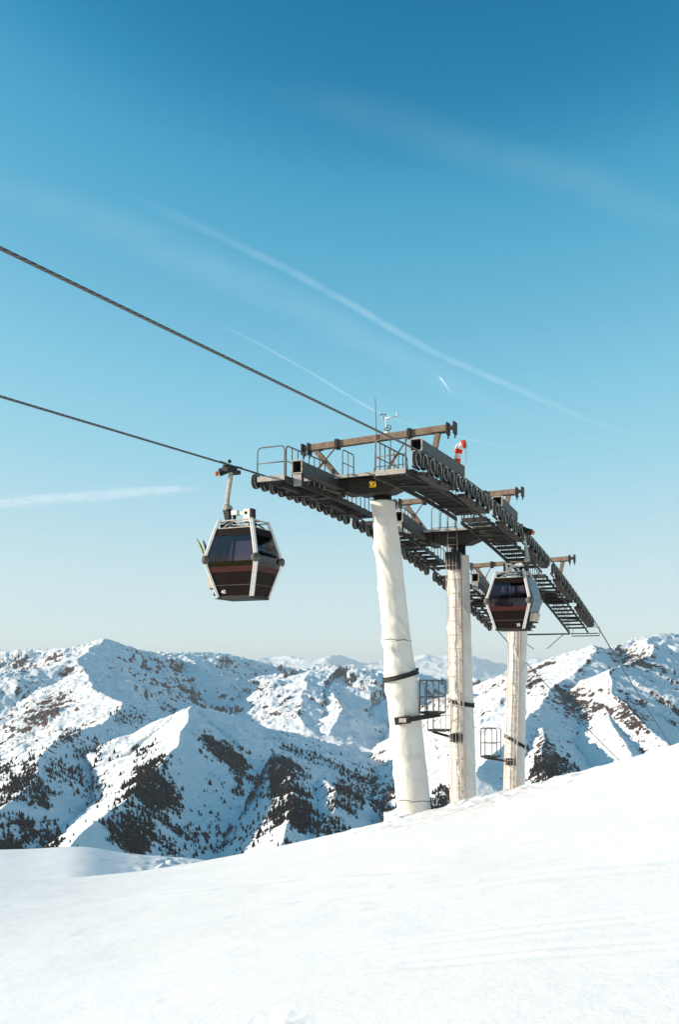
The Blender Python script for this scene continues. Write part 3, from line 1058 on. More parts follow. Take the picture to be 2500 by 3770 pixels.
    for sd in (-1, 1):
        if sd > 0 and i == 2: continue
        if sd > 0:
            l0, l1 = HG - 0.30, HG + 0.02
            za, zd = 0.32, 0.32
            sa, sb = s0 - 3.25, s0 + (0.8 if i == 0 else -1.0)
        else:
            l0, l1 = -HG + 1.32, -HG + 1.62
            za, zd = 0.02, 0.36
            sa, sb = s0 - 3.2, s0 + 1.2
        mb = MB()
        wth = 0.022
        A0, A1 = zc(sa) + za, zc(sb) + za
        def sec(s_, zb0):
            return [P(s_, l0, zb0), P(s_, l1, zb0), P(s_, l1, zb0 + zd), P(s_, l0, zb0 + zd)]
        def isec(s_, zb0):
            return [P(s_, l0 + wth, zb0 + wth), P(s_, l1 - wth, zb0 + wth), P(s_, l1 - wth, zb0 + zd - wth), P(s_, l0 + wth, zb0 + zd - wth)]
        o0, o1, i0, i1 = sec(sa, A0), sec(sb, A1), isec(sa, A0), isec(sb, A1)
        vs_ = o0 + o1 + i0 + i1
        fs_ = []
        for k in range(4):
            k2 = (k + 1) % 4
            fs_ += [(k, k2, 4 + k2, 4 + k), (8 + k2, 8 + k, 12 + k, 12 + k2), (k2, k, 8 + k, 8 + k2), (4 + k, 4 + k2, 12 + k2, 12 + k)]
        mb.add(vs_, fs_)
        bo = mb.build('box_section', M['box'], root)
        boxes.append(bo)
        # pale end frame round the open mouth
        fb = MB()
        c0 = [P(sa - 0.012, l0 - 0.012, A0 - 0.012), P(sa - 0.012, l1 + 0.012, A0 - 0.012), P(sa - 0.012, l1 + 0.012, A0 + zd + 0.012), P(sa - 0.012, l0 - 0.012, A0 + zd + 0.012)]
        for k in range(4):
            fb.bar(c0[k], c0[(k + 1) % 4], 0.035, 0.035)
        fb.build('end_frame', M['galv'], bo)
        MB().box(P(sa + 0.30, (l0 + l1) / 2, A0 + zd / 2), V * (zd * 0.42 if sd > 0 else 0.12), U * 0.008, ZUP * (zd / 2 - 0.03)).build('inner_plate', M['dark'], bo)
        if sd < 0:
            MB().box(P(sa + 0.03, (l0 + l1) / 2, A0 - 0.20), V * 0.13, U * 0.02, ZUP * 0.195).build('hanger_plate', M['galv'], bo)
            MB().box(P(sa + 0.10, l1 - 0.03, A0 - 0.18), V * 0.03, U * 0.055, ZUP * 0.21).build('hanger_post', M['dark'], bo)
    # lifting frame above the rope
    zb = T['zb']
    rl = T['roll']
    mb = MB()
    mb.bar(P(s0, -2.46, zb - rl * 2.46), P(s0, 2.46, zb + rl * 2.46), 0.20, 0.215)
    lb = mb.build('lifting_beam', M['beam'], root, 0.012)
    for l_ in (-2.70, -2.47, 2.47, 2.70):
        MB().box(P(s0, l_, zb + rl * l_ - 0.03), V * 0.028, U * 0.15, ZUP * 0.19).build('end_plate', M['dark'], lb)
        ring = [P(s0 + 0.05 * math.cos(t_), l_, zb + rl * l_ - 0.27 + 0.07 * math.sin(t_)) for t_ in [k * math.pi / 5 for k in range(11)]]
        MB().tube(ring, 0.014, 5).build('shackle', M['galv_dark'], lb)
    MB().bar(P(s0, -2.72, zb - rl * 2.72), P(s0, -2.46, zb - rl * 2.46), 0.12, 0.12).build('beam_stub', M['beam'], lb)
    MB().bar(P(s0, 2.46, zb + rl * 2.46), P(s0, 2.72, zb + rl * 2.72), 0.12, 0.12).build('beam_stub', M['beam'], lb)
    for l_, lb_ in ((-2.21, -1.34), (2.14, 1.78)):
        z_low = zc(s0) + (0.38 if l_ < 0 else 0.20)
        hi = P(s0 - 0.02, l_, zb + rl * l_ - 0.12)
        lo = P(s0 + 0.12, lb_, z_low)
        leg = MB().bar(lo, hi, 0.17, 0.15, up=U).build('frame_leg', M['beam'], root, 0.01)
        MB().box(hi + ZUP * 0.01, V * 0.22, U * 0.10, ZUP * 0.018).build('flange_plate', M['galv_dark'], leg)
        # oval cut-outs show as dark plates on the leg
        for f_ in (0.3, 0.62):
            MB().box(lo.lerp(hi, f_) - U * 0.09, V * 0.035, U * 0.006, ZUP * 0.07).build('access_hole', M['dark'], leg)
    for l_ in (-1.39, 1.19):
        hi = P(s0 - 0.05, l_, zb + rl * l_ - 0.04)
        lo = P(s0 - 2.15, l_ + 0.02, zc(s0 - 2.1) + 0.02)
        br = MB().tube([hi, lo], 0.024, 6).build('brace', M['rust'], root)
        MB().box(hi + ZUP * 0.02, V * 0.06, U * 0.13, ZUP * 0.16).build('clamp', M['dark'], lb)
        MB().tube([lo.lerp(hi, 0.18), lo.lerp(hi, 0.46)], 0.04, 7).build('turnbuckle', M['rust'], br)

    # sheave rows with rocker beams
    n = T['n']
    for sd in (-1, 1):
        a = T['a'] + (0.45 if (sd < 0 and i == 0) else 0)
        b = T['b']
        for k in range(n):
            s_ = a + (b - a) * k / (n - 1)
            loc = P(s_, sd * HG, zc(s_) - (LEFT_DROP if sd < 0 else 0))
            sh = copy_part('sheave', me_tyre, loc, root)
            copy_part('flange', me_flange, loc, sh)
            copy_part('hub', me_hub, loc, sh)
        # rockers: short paired arms between neighbouring sheaves and two long ones below
        for k in range(0, n - 1, 2):
            s1, s2 = a + (b - a) * k / (n - 1), a + (b - a) * (k + 1) / (n - 1)
            mb = MB()
            for o_ in (-0.13, 0.13):
                mb.bar(P(s1, sd * HG + o_, zc(s1) - 0.19), P(s2, sd * HG + o_, zc(s2) - 0.19), 0.025, 0.08)
            mb.build('rocker_arm', M['dark'], root)
        for (f0, f1) in ((0.05, 0.42), (0.57, 0.95)):
            s1, s2 = a + (b - a) * f0, a + (b - a) * f1
            li = sd * (HG - (0.02 if sd > 0 else 0.72))
            z1, z2 = zc(s1) - (0.36 if sd > 0 else 0.27), zc(s2) - (0.36 if sd > 0 else 0.27)
            sm = (s1 + s2) / 2
            zm = zc(sm) - (0.40 if sd > 0 else 0.27)
            mb = MB()
            hb0, hb1, hw_ = (0.05, 0.11, 0.12) if sd > 0 else (0.03, 0.05, 0.06)
            for (p_, q_, zp, zq, h0, h1) in ((s1, sm, z1, zm, hb0, hb1), (sm, s2, zm, z2, hb1, hb0)):
                mb.hexa([P(p_, li - hw_, zp - h0), P(p_, li + hw_, zp - h0), P(q_, li + hw_, zq - h1), P(q_, li - hw_, zq - h1),
                         P(p_, li - hw_, zp + 0.06), P(p_, li + hw_, zp + 0.06), P(q_, li + hw_, zq + 0.06), P(q_, li - hw_, zq + 0.06)])
            rk = mb.build('rocker_beam', M['rocker'], root, 0.01)
            for f_ in ((0.08, 0.5, 0.92) if sd > 0 else ()):
                s_ = s1 + (s2 - s1) * f_
                MB().box(P(s_, li + 0.17, zc(s_) - 0.30), V * 0.015, U * 0.06, ZUP * 0.16).build('rocker_lug', M['galv_dark'], rk)
            MB().bar(P(sm, sd * (HG - 0.2), zm - 0.05), P(sm, sd * (HG - 1.3), zc(sm) + FLOOR - 0.10), 0.09, 0.10).build('rocker_bracket', M['galv_dark'], rk)

    # catwalks inside the sheave rows
    for sd in (-1, 1):
        FL = FLOOR if sd > 0 else FLOOR_L
        a, b = T['a'] - 0.02, T['b'] + (0.28 if i < 2 else 0.55)
        k = 0
        step = 0.62
        if i == 0: step = 0.53
        s_ = a + 0.25
        while s_ < b - 0.1:
            copy_part('tread', me_tread, P(s_, sd * (HG - (W0 + W1) / 2), zc(s_) + FL), root)
            s_ += step
        # stringers
        for w_ in (W0 - 0.01, W1 + 0.03):
            mb = MB()
            m_ = 8
            for k in range(m_):
                sa, sb = a + (b - a) * k / m_, a + (b - a) * (k + 1) / m_
                mb.bar(P(sa, sd * (HG - w_), zc(sa) + FL - (0.11 if (sd > 0 or w_ > 0.6) else 0.03)), P(sb, sd * (HG - w_), zc(sb) + FL - (0.11 if (sd > 0 or w_ > 0.6) else 0.03)), 0.05, 0.13 if w_ > 0.6 else (0.09 if sd > 0 else 0.03))
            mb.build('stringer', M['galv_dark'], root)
        MB().bar(P(a, sd * (HG - W0), zc(a) + FL - 0.03), P(a, sd * (HG - W1), zc(a) + FL - 0.03), 0.04, 0.15).build('end_kerb', M['galv'] if i == 0 else M['galv_dark'], root)
        # railings
        h = 0.93
        if i == 0:
            mb = MB()
            hoop(mb, P(a, sd * (HG - W0), zc(a) + FL), P(a, sd * (HG - W1), zc(a) + FL), h, 0.022, 0.16, 0.48, 0 if sd < 0 else 1)
            mb.build('gate_rail', M['rail'], root)
        runs = [(a + 0.05, s0 - 1.0), (s0 + 1.0, b - 0.05)] if sd > 0 or i > 0 else [(a + 0.05, s0 - 0.9), (s0 + 0.9, b - 0.05)]
        for (ra, rb) in runs:
            mb = MB()
            L = W1 + 0.03
            zf = lambda q: zc(q) + FL
            pts = [P(ra, sd * (HG - L), zf(ra))] + rounded(P(ra, sd * (HG - L), zf(ra)), P(ra, sd * (HG - L), zf(ra) + h), P(rb, sd * (HG - L), zf(rb) + h), 0.15) \
                + rounded(P(ra, sd * (HG - L), zf(ra) + h), P(rb, sd * (HG - L), zf(rb) + h), P(rb, sd * (HG - L), zf(rb)), 0.15) + [P(rb, sd * (HG - L), zf(rb))]
            mb.tube(pts, 0.022, 6)
            mb.tube([P(ra, sd * (HG - L), zf(ra) + h * 0.5), P(rb, sd * (HG - L), zf(rb) + h * 0.5)], 0.017, 5)
            m_ = max(2, int((rb - ra) / 0.36))
            for k in range(1, m_):
                q = ra + (rb - ra) * k / m_
                mb.tube([P(q, sd * (HG - L), zf(q)), P(q, sd * (HG - L), zf(q) + h - 0.01)], 0.018, 5)
            mb.build('railing', M['rail'], root)
    # hoops round the opening over the shaft
    mb = MB()
    hoop(mb, P(s0 - 0.55, -0.9, zt + 0.03), P(s0 - 0.55, 0.1, zt + 0.03), 0.95, 0.02, 0.16, 0.0 if i == 0 else 0.12, 0 if i == 0 else 2)
    if i > 0:
        mb.build('hatch_rail', M['rail'], root)
        mb = MB()
        hoop(mb, P(s0 + 0.55, -0.9, zt + 0.03), P(s0 + 0.55, 0.1, zt + 0.03), 0.95, 0.02, 0.16, 0.12, 2)
        mb.build('hatch_rail', M['rail'], root)
    else:
        mb = MB()
        hoop(mb, P(s0 - 0.4, -1.05, zt + 0.03), P(s0 + 0.5, -1.05, zt + 0.03), 0.95, 0.02, 0.12, 0.55, 1)
        mb.build('hatch_rail', M['rail'], root)
        mb = MB()
        hoop(mb, P(s0 - 0.8, 0.25, zt + 0.03), P(s0 - 0.8, 1.40, zt + 0.03), 0.18, 0.018, 0.08, 0, 0)
        mb.build('low_rail', M['rail'], root)

    if i == 0:
        # number plate hung under the near edge of the head
        pl = MB().box(P(s0 - 0.60, 0.12, zt - 0.30), V * 0.115, U * 0.008, ZUP * 0.095).build('number_plate', M['yellow'], root)
        text_part('13C', P(s0 - 0.615, 0.12, zt - 0.30), V, ZUP, 0.155, M['black'], pl)
        MB().bar(P(s0 - 0.60, 0.02, zt - 0.20), P(s0 - 0.44, 0.02, zt - 0.12), 0.03, 0.03).build('plate_bracket', M['galv'], pl)
    if i == 2:
        # tie bar between the far ends of the catwalks and the end landing
        sE = T['b'] + 0.5
        mb = MB()
        mb.bar(P(sE, -HG + W1, zc(sE) - 0.45), P(sE, HG - W1, zc(sE) - 0.45), 0.07, 0.08)
        mb.build('tie_bar', M['galv_dark'], root)
        for dq, l_ in ((0.25, 0.92), (0.62, 0.92)):
            MB().box(P(sE + dq, HG - 0.55, zc(sE) - 0.36 - dq * 0.3), V * 0.72, U * 0.13, ZUP * 0.02).build('landing_plank', M['galv_dark'], root)
        mb = MB()
        hoop(mb, P(sE + 0.8, HG - W1, zc(sE) - 0.5), P(sE + 0.8, HG + 0.15, zc(sE) - 0.5), 0.42, 0.016, 0.05, 0, 0)
        mb.build('landing_rail', M['rail'], root)
        for q in ((-HG + W1, -HG + 2.2), (HG - W1 - 0.3, HG - 2.0)):
            MB().tube([P(sE, q[0], zc(sE) - 0.45), P(sE - 0.6, q[1] * 0.55, zc(sE) - 1.25)], 0.02, 5).build('stay', M['galv_dark'], root)

    # caged ladder on the near side of the shaft
    if i > 0:
        axd = (top - foot).normalized()
        def L_(t_, lat_, out_):
            c_ = foot.lerp(top, t_)
            r_ = 0.53 + (0.40 - 0.53) * t_
            return c_ - U * (r_ + 0.14 + out_) + V * (lat_ - 0.06)
        hi_t = 1.0 + 0.95 / H
        mb = MB()
        for sd in (-1, 1):
            mb.tube([L_(0.03, sd * 0.2, 0.0), L_(hi_t, sd * 0.2, 0.0)], 0.019, 6)
        nr = int(H / 0.28)
        for k in range(1, nr + 3):
            t_ = 0.03 + k * 0.28 / H
            if t_ < hi_t: mb.tube([L_(t_, -0.2, 0), L_(t_, 0.2, 0)], 0.010, 5)
        la = mb.build('ladder', M['ladder'], root)
        mb = MB()
        nh = int(H / 0.55)
        for k in range(2, nh):
            t_ = k * 0.55 / H
            pts = []
            for q in range(9):
                an = math.pi * q / 8
                pts.append(L_(t_, -0.27 * math.cos(an), 0.42 * math.sin(an)))
            mb.tube(pts, 0.010, 5)
        for an in (0.2, 0.35, 0.5, 0.65, 0.8):
            mb.tube([L_(1.1 / H, -0.27 * math.cos(math.pi * an), 0.42 * math.sin(math.pi * an)), L_(hi_t - 0.12, -0.27 * math.cos(math.pi * an), 0.42 * math.sin(math.pi * an))], 0.009, 5)
        mb.build('ladder_cage', M['ladder'], la)
        # conduit beside the ladder and junction box at the head
        MB().tube([L_(0.05, 0.32, -0.05), L_(0.97, 0.32, -0.05)], 0.035, 6).build('conduit', M['ladder'], root)
        MB().box(L_(0.945, 0.02, 0.0), V * 0.30, U * 0.16, ZUP * 0.34).build('junction_box', M['dark'], root, 0.02)
        for k in range(8):
            MB().box(L_(0.10 + k * 0.105, 0.24, -0.07), V * 0.05, U * 0.05, ZUP * 0.03).build('ladder_bracket', M['ladder'], root)

    # small service platform bracketed off the shaft
    fcx, fcy, fcz, w_, hh = [(3.18, 33.9, -1.22, 0.34, 1.08), (3.97, 39.5, -2.12, 0.37, 1.18), (7.06, 46.4, -3.72, 0.38, 1.30)][i]
    fc_ = Vector((fcx, fcy, fcz))
    pf = MB().box(fc_, V * w_, U * 0.36, ZUP * 0.03).build('service_platform', M['galv_dark'], root, 0.008)
    for k in range(5):
        MB().box(fc_ + U * (-0.3 + 0.15 * k) - ZUP * 0.045, V * (w_ * 0.94), U * 0.02, ZUP * 0.014).build('platform_rib', M['galv_dark'], pf)
    mb = MB()
    c_ = [fc_ - V * w_ - U * 0.34, fc_ + V * w_ - U * 0.34, fc_ + V * w_ + U * 0.34, fc_ - V * w_ + U * 0.34]
    hoop(mb, c_[0], c_[1], hh, 0.022, 0.10, 0.48, 0)
    hoop(mb, c_[3], c_[2], hh, 0.022, 0.10, 0.48, 0)
    hoop(mb, c_[0], c_[3], hh, 0.022, 0.10, 0.48, 0)
    hoop(mb, c_[0].lerp(c_[1], 0.28), c_[0].lerp(c_[1], 0.72), hh, 0.020, 0.15, 0, 0)
    mb.build('platform_rail', M['rail'] if i != 1 else M['ladder'], pf)
    tt = (fcz - 0.12 - fz) / H
    sc_ = foot.lerp(top, tt)
    rs_ = float(np.interp(tt, [p[0] for p in prof], [p[1] for p in prof]))
    mb = MB()
    if i == 0:
        a_ = sc_ - U * (rs_ + 0.06) - V * 0.12 - ZUP * 0.18
        b_ = sc_ - U * (rs_ + 0.03) + V * 0.42 - ZUP * 0.10
        mb.bar(a_, b_, 0.10, 0.26)
        mb.bar(b_, fc_ - ZUP * 0.07 + V * 0.25, 0.10, 0.16)
        mb.build('platform_bracket', M['dark'], root, 0.012)
        MB().box(a_.lerp(b_, 0.55) - U * 0.062, V * 0.13, U * 0.01, ZUP * 0.07).build('bracket_plate', M['galv'], root)
    else:
        a_ = sc_ - U * (rs_ + 0.08) + V * 0.18 - ZUP * 0.22
        mb.bar(a_, a_ - V * 0.5, 0.12, 0.34)
        mb.bar(a_ - V * 0.45 + ZUP * 0.03, fc_ - ZUP * 0.08 - V * 0.30, 0.10, 0.10)
        mb.build('platform_bracket', M['dark'], root, 0.012)
    return root

def text_part(s, c, right, up, size, mat, parent, name='lettering'):
    cu = bpy.data.curves.new(name, 'FONT')
    cu.body = s
    cu.size = size
    cu.align_x, cu.align_y = 'CENTER', 'CENTER'
    cu.extrude = 0.003
    cu.offset = size * 0.004
    tmp = bpy.data.objects.new('tmp_text', cu)
    C.objects.link(tmp)
    dg = bpy.context.evaluated_depsgraph_get()
    me_ = bpy.data.meshes.new_from_object(tmp.evaluated_get(dg))
    bpy.data.objects.remove(tmp)
    r, u = Vector(right).normalized(), Vector(up).normalized()
    u = (u - r * u.dot(r)).normalized()
    nrm = r.cross(u)
    mtx = Matrix((r, u, nrm)).transposed().to_4x4()
    mtx.translation = Vector(c)
    me_.transform(mtx)
    me_.materials.clear()
    return link_mesh(name, me_, mat, parent)

towers = [build_tower(i) for i in range(3)]

# ------------------------------------------------------------------ haul ropes
def rope(sd, label):
    s_list = list(np.arange(-27.0, -4, 1.0)) + list(np.arange(-4, 24, 0.25)) + list(np.arange(24, 120, 4.0)) + list(np.arange(120, 260, 20.0))
    pts = [P(s_, sd * HG, zr(s_) - (LEFT_DROP if sd < 0 else 0)) for s_ in s_list]
    o = MB().tube(pts, 0.030, 8).build('haul_rope', M['rope'])
    return tag(o, label, 'cable', 'haul ropes of the gondola lift')
rope(1, 'dark steel haul rope on the near right side, upper of the two cables')
rope(-1, 'dark steel haul rope carrying the left cabin, lower of the two cables')

# ------------------------------------------------------------------ gondola cabins
def build_cabin(s_c, sd, number, label, with_quiver):
    """sd = side of the line; the door side faces outwards (+b)"""
    rz = zr(s_c) - (LEFT_DROP if sd < 0 else 0)
    lat_c = sd * (HG - 0.42)
    ztop = rz - 1.68
    zbot = ztop - 2.27
    zmid = zbot + 2.27 * 0.475
    org = P(s_c, lat_c, zbot)
    A = -U * 1.0                      # end facing the viewer
    B = V * sd                        # door side
    root = empty('gondola_cabin', org, label, 'gondola cabin', 'cabins hanging on the lift')
    def Q(a, b, z):
        return org + A * a + B * b + ZUP * z
    # half sizes at (z): along b (width) and along a (depth)
    zz = [0.0, 0.10, 0.92, 1.08, 1.24, 1.98, 2.27]
    hw = [0.60, 0.625, 0.865, 0.885, 0.865, 0.665, 0.575]
    hd = [0.54, 0.565, 0.775, 0.795, 0.775, 0.595, 0.515]
    def half(z):
        return float(np.interp(z, zz, hw)), float(np.interp(z, zz, hd))
    def corner(ka, kb, z, inset=0.0):
        w, d = half(z)
        return Q(ka * (d - inset), kb * (w - inset), z)
    # corner posts
    lev = [0.0, 0.3, 0.6, 0.92, 1.08, 1.24, 1.5, 1.75, 1.98, 2.27]
    for ka in (-1, 1):
        for kb in (-1, 1):
            mb = MB()
            vs_, fs_ = [], []
            for z in lev:
                w, d = half(z)
                tw, td = 0.088, 0.10
                for (da, db) in ((0.012, 0.012), (-td, 0.012), (-td, -0.05), (-0.05, -0.05), (-0.05, -tw), (0.012, -tw)):
                    vs_.append(Q(ka * (d + da), kb * (w + db), z))
            n6 = 6
            for q in range(len(lev) - 1):
                for k in range(n6):
                    k2 = (k + 1) % n6
                    f_ = (q * n6 + k, q * n6 + k2, (q + 1) * n6 + k2, (q + 1) * n6 + k)
                    fs_.append(f_ if ka * kb * sd > 0 else tuple(reversed(f_)))
            fs_.append(tuple(range(n6)))
            fs_.append(tuple(range((len(lev) - 1) * n6, len(lev) * n6)))
            mb.add(vs_, fs_)
            po = mb.build('corner_post', M['alu'], root, 0.012)
            # groove line down the post
            g = MB()
            for q in range(len(lev) - 1):
                w0, d0 = half(lev[q]); w1, d1 = half(lev[q + 1])
                g.bar(Q(ka * (d0 + 0.013), kb * (w0 - 0.045), lev[q]), Q(ka * (d1 + 0.013), kb * (w1 - 0.045), lev[q + 1]), 0.014, 0.006, up=A)
            g.build('groove', M['bumper'], po)
    # four walls: lower panel, belt, glass, header
    def wall(ka, kb, z0, z1, inset, mat, name, rows=4, trim=0.045):
        vs_, fs_ = [], []
        zs_ = [z0 + (z1 - z0) * k / rows for k in range(rows + 1)]
        for off in (0.0, 0.022):
            for z in zs_:
                w, d = half(z)
                if ka:
                    e = d - inset - off
                    vs_ += [Q(ka * e, -(w - trim), z), Q(ka * e, (w - trim), z)]
                else:
                    e = w - inset - off
                    vs_ += [Q(-(d - trim), kb * e, z), Q((d - trim), kb * e, z)]
        m_ = rows + 1
        for k in range(rows):
            fs_.append((2 * k, 2 * k + 1, 2 * k + 3, 2 * k + 2))
            o_ = 2 * m_
            fs_.append((o_ + 2 * k + 1, o_ + 2 * k, o_ + 2 * k + 2, o_ + 2 * k + 3))
            fs_.append((2 * k, 2 * k + 2, o_ + 2 * k + 2, o_ + 2 * k))
            fs_.append((2 * k + 1, o_ + 2 * k + 1, o_ + 2 * k + 3, 2 * k + 3))
        o_ = 2 * m_
        fs_.append((0, o_, o_ + 1, 1))
        fs_.append((2 * rows, 2 * rows + 1, o_ + 2 * rows + 1, o_ + 2 * rows))
        mb = MB()
        mb.add(vs_, fs_)
        me_ = mb.mesh(name)
        import bmesh
        bm_ = bmesh.new(); bm_.from_mesh(me_)
        bmesh.ops.recalc_face_normals(bm_, faces=bm_.faces)
        bm_.to_mesh(me_); bm_.free()
        return link_mesh(name, me_, mat, root)
    for ka, kb in ((1, 0), (-1, 0), (0, 1), (0, -1)):
        lp = wall(ka, kb, 0.03, 0.70, 0.028, M['cabin'], 'lower_panel')
        wall(ka, kb, 0.703, 0.86, 0.020, M['belt'], 'belt_panel', 2)
        wall(ka, kb, 0.863, 1.78, 0.034, M['glass'], 'window_pane', 6)
        wall(ka, kb, 1.783, 1.99, 0.026, M['cabin'], 'header_panel', 2)
        # seam across the lower panel
        w_, d_ = half(0.33)
        g = MB()
        if ka: g.bar(Q(ka * (d_ - 0.022), -(w_ - 0.1), 0.33), Q(ka * (d_ - 0.022), w_ - 0.1, 0.33), 0.012, 0.012)
        else: g.bar(Q(-(d_ - 0.1), kb * (w_ - 0.022), 0.33), Q(d_ - 0.1, kb * (w_ - 0.022), 0.33), 0.012, 0.012)
        g.build('panel_seam', M['bumper'], lp)
    # window mullion: the end pane is divided, the door has a centre joint
    for ka in (-1, 1):
        w0, d0 = half(0.88); wm, dm = half(1.08); w1, d1 = half(1.77)
        mb = MB()
        for y_ in (-0.05,):
            mb.bar(Q(ka * (d0 - 0.075), y_, 0.88), Q(ka * (dm - 0.075), y_, 1.08), 0.09, 0.02, up=A)
            mb.bar(Q(ka * (dm - 0.075), y_, 1.08), Q(ka * (d1 - 0.075), y_, 1.77), 0.09, 0.02, up=A)
        mb.build('mullion', M['cabin'], root)
    for kb in (1,):
        w0, d0 = half(0.88); wm, dm = half(1.08); w1, d1 = half(1.77)
        mb = MB()
        for y_ in (-0.32, -0.02, 0.28):
            mb.bar(Q(y_, kb * (w0 - 0.08), 0.88), Q(y_, kb * (wm - 0.08), 1.08), 0.10, 0.02, up=B)
            mb.bar(Q(y_, kb * (wm - 0.08), 1.08), Q(y_, kb * (w1 - 0.08), 1.77), 0.10, 0.02, up=B)
        mb.build('door_frame', M['cabin'], root)
    # floor pan, roof plate, roof rails
    w0, d0 = half(0.0)
    MB().box(Q(0, 0, -0.005), B * (w0 - 0.02), A * (d0 - 0.02), ZUP * 0.03).build('floor', M['dark'], root)
    MB().box(Q(0, 0.05, -0.045), B * (w0 + 0.02), A * (d0 - 0.03), ZUP * 0.012).build('skid_plate', M['dark'], root)
    w1, d1 = half(1.98)
    MB().box(Q(0, 0, 1.995), B * (w1 - 0.03), A * (d1 - 0.03), ZUP * 0.02).build('roof', M['galv'], root)
    wt, dt = half(2.24)
    mb = MB()
    for ka in (-1, 1):
        mb.bar(Q(ka * dt, -wt, 2.225), Q(ka * dt, wt, 2.225), 0.035, 0.035)
        mb.tube([Q(ka * (d1 - 0.05), -0.4, 2.0), Q(ka * dt, 0.05, 2.21)], 0.014, 5)
        mb.tube([Q(ka * (d1 - 0.05), 0.4, 2.0), Q(ka * dt, 0.05, 2.21)], 0.014, 5)
    for kb in (-1, 1):
        mb.bar(Q(-dt, kb * wt, 2.225), Q(dt, kb * wt, 2.225), 0.035, 0.035)
    mb.build('roof_rail', M['galv'], root)
    for kb in (-1, 1):
        mb = MB()
        mb.box(Q(0.30, kb * (wt - 0.10), 2.10), B * 0.07, A * 0.12, ZUP * 0.05)
        mb.tube([Q(0.30, kb * (wt - 0.12), 2.12), Q(-0.2, kb * (wt - 0.2), 2.16), Q(-0.4, kb * (wt - 0.1), 2.06)], 0.022, 6)
        mb.build('door_gear', M['dark'], root)
    # benches inside
    for ka in (-1, 1):
        mb = MB()
        mb.box(Q(ka * 0.36, 0, 0.46), B * 0.56, A * 0.19, ZUP * 0.05)
        mb.box(Q(ka * 0.55, 0, 0.78), B * 0.58, A * 0.035, ZUP * 0.25)
        mb.build('bench', M['seat'], root, 0.02)
    # bumpers at the widest point of each corner
    for ka in (-1, 1):
        for kb in (-1, 1):
            w_, d_ = half(1.08)
            cc = Q(ka * (d_ - 0.01), kb * (w_ - 0.015), 1.08)
            dirv = (A * ka * 0.75 + B * kb * 0.75).normalized()
            mb = MB()
            mb.lathe(cc - dirv * 0.14, dirv, [(0, 0.11), (0.10, 0.135), (0.16, 0.13), (0.20, 0.095), (0.215, 0.0)], 12)
            mb.build('bumper', M['bumper'], root)
    # fleet number near the door-side bottom corner on both ends
    for ka in (-1, 1):
        w_, d_ = half(0.12)
        d2 = half(0.30)[1]
        upv = (ZUP * 0.18 + A * ka * (d2 - d_)).normalized()
        r_ = V if ka > 0 else -V
        c_ = Q(ka * (d_ - 0.024 + 0.008), (w_ - 0.27), 0.14)
        text_part(number, c_, r_, upv, 0.155, M['white_letter'], root, 'fleet_number')
    # hanger: curved arm from the grip to the pivot block over the roof
    hb = 0.42                                   # rope stands this far towards the door side
    px_ = [(hb + 0.02, 3.80), (hb + 0.035, 3.55), (hb + 0.10, 3.25), (hb + 0.145, 2.95), (hb + 0.14, 2.72)]
    arm = MB()
    for (b0, z0), (b1, z1) in zip(px_[:-1], px_[1:]):
        arm.bar(Q(0, b0, z0), Q(0, b1, z1 - 0.012), 0.13, 0.10, up=B)
    ar = arm.build('hanger_arm', M['galv'], root, 0.015)
    mb = MB()
    mb.lathe(Q(-0.16, hb + 0.14, 2.70), A, [(0, 0.07), (0.02, 0.10), (0.30, 0.10), (0.32, 0.07)], 12)
    mb.build('pivot', M['galv'], ar)
    mb = MB()
    mb.hexa([Q(-0.08, hb + 0.06, 2.22), Q(0.08, hb + 0.06, 2.22), Q(0.08, hb + 0.16, 2.22), Q(-0.08, hb + 0.16, 2.22),
             Q(-0.10, hb + 0.02, 2.66), Q(0.10, hb + 0.02, 2.66), Q(0.10, hb + 0.26, 2.66), Q(-0.10, hb + 0.26, 2.66)])
    mb.build('fork', M['galv_dark'], ar, 0.01)
    mb = MB()
    mb.box(Q(0, hb - 0.14, 2.53), B * 0.10, A * 0.09, ZUP * 0.075)
    mb.bar(Q(0, hb - 0.2, 2.55), Q(0, -0.10, 2.47), 0.10, 0.11)
    mb.build('suspension_link', M['alu'], root, 0.012)
    MB().tube([Q(0, hb - 0.10, 2.46), Q(0, hb - 0.10, 2.2)], 0.055, 10).build('damper', M['rubber'], root)
    so = MB().box(Q(0, -0.18, 2.42), B * 0.11, A * 0.13, ZUP * 0.19).build('suspension_block', M['alu'], root, 0.012)
    MB().box(Q(0.02, -0.32, 2.42), B * 0.03, A * 0.13, ZUP * 0.19).build('side_cheek', M['dark'], so)
    MB().lathe(Q(0.13, -0.14, 2.49), A, [(0, 0.045), (0.014, 0.045), (0.014, 0.0)], 12).build('bolt', M['dark'], so)
    MB().bar(Q(-0.05, -0.5, 2.24), Q(-0.05, 0.55, 2.24), 0.16, 0.03).build('roof_crossmember', M['galv'], root)
    # grip on the rope: body, spring, lever, rollers (drawn along the rope)
    rd = (P(s_c + 0.3, sd * HG, zr(s_c + 0.3)) - P(s_c - 0.3, sd * HG, zr(s_c - 0.3))).normalized()
    rc = P(s_c, sd * HG, rz)
    gb = MB()
    gb.box(rc - ZUP * 0.10 + B * 0.05, rd * 0.28, B * 0.09, ZUP * 0.10)
    gb.box(rc - ZUP * 0.02 + B * 0.03, rd * 0.34, B * 0.035, ZUP * 0.045)
    gb.bar(rc - rd * 0.30 + ZUP * 0.02, rc - rd * 0.62 + ZUP * 0.03, 0.05, 0.03)
    gb.bar(rc + rd * 0.30 + ZUP * 0.02, rc + rd * 0.62 + ZUP * 0.03, 0.05, 0.03)
    gr = gb.build('grip', M['dark'], root, 0.012)
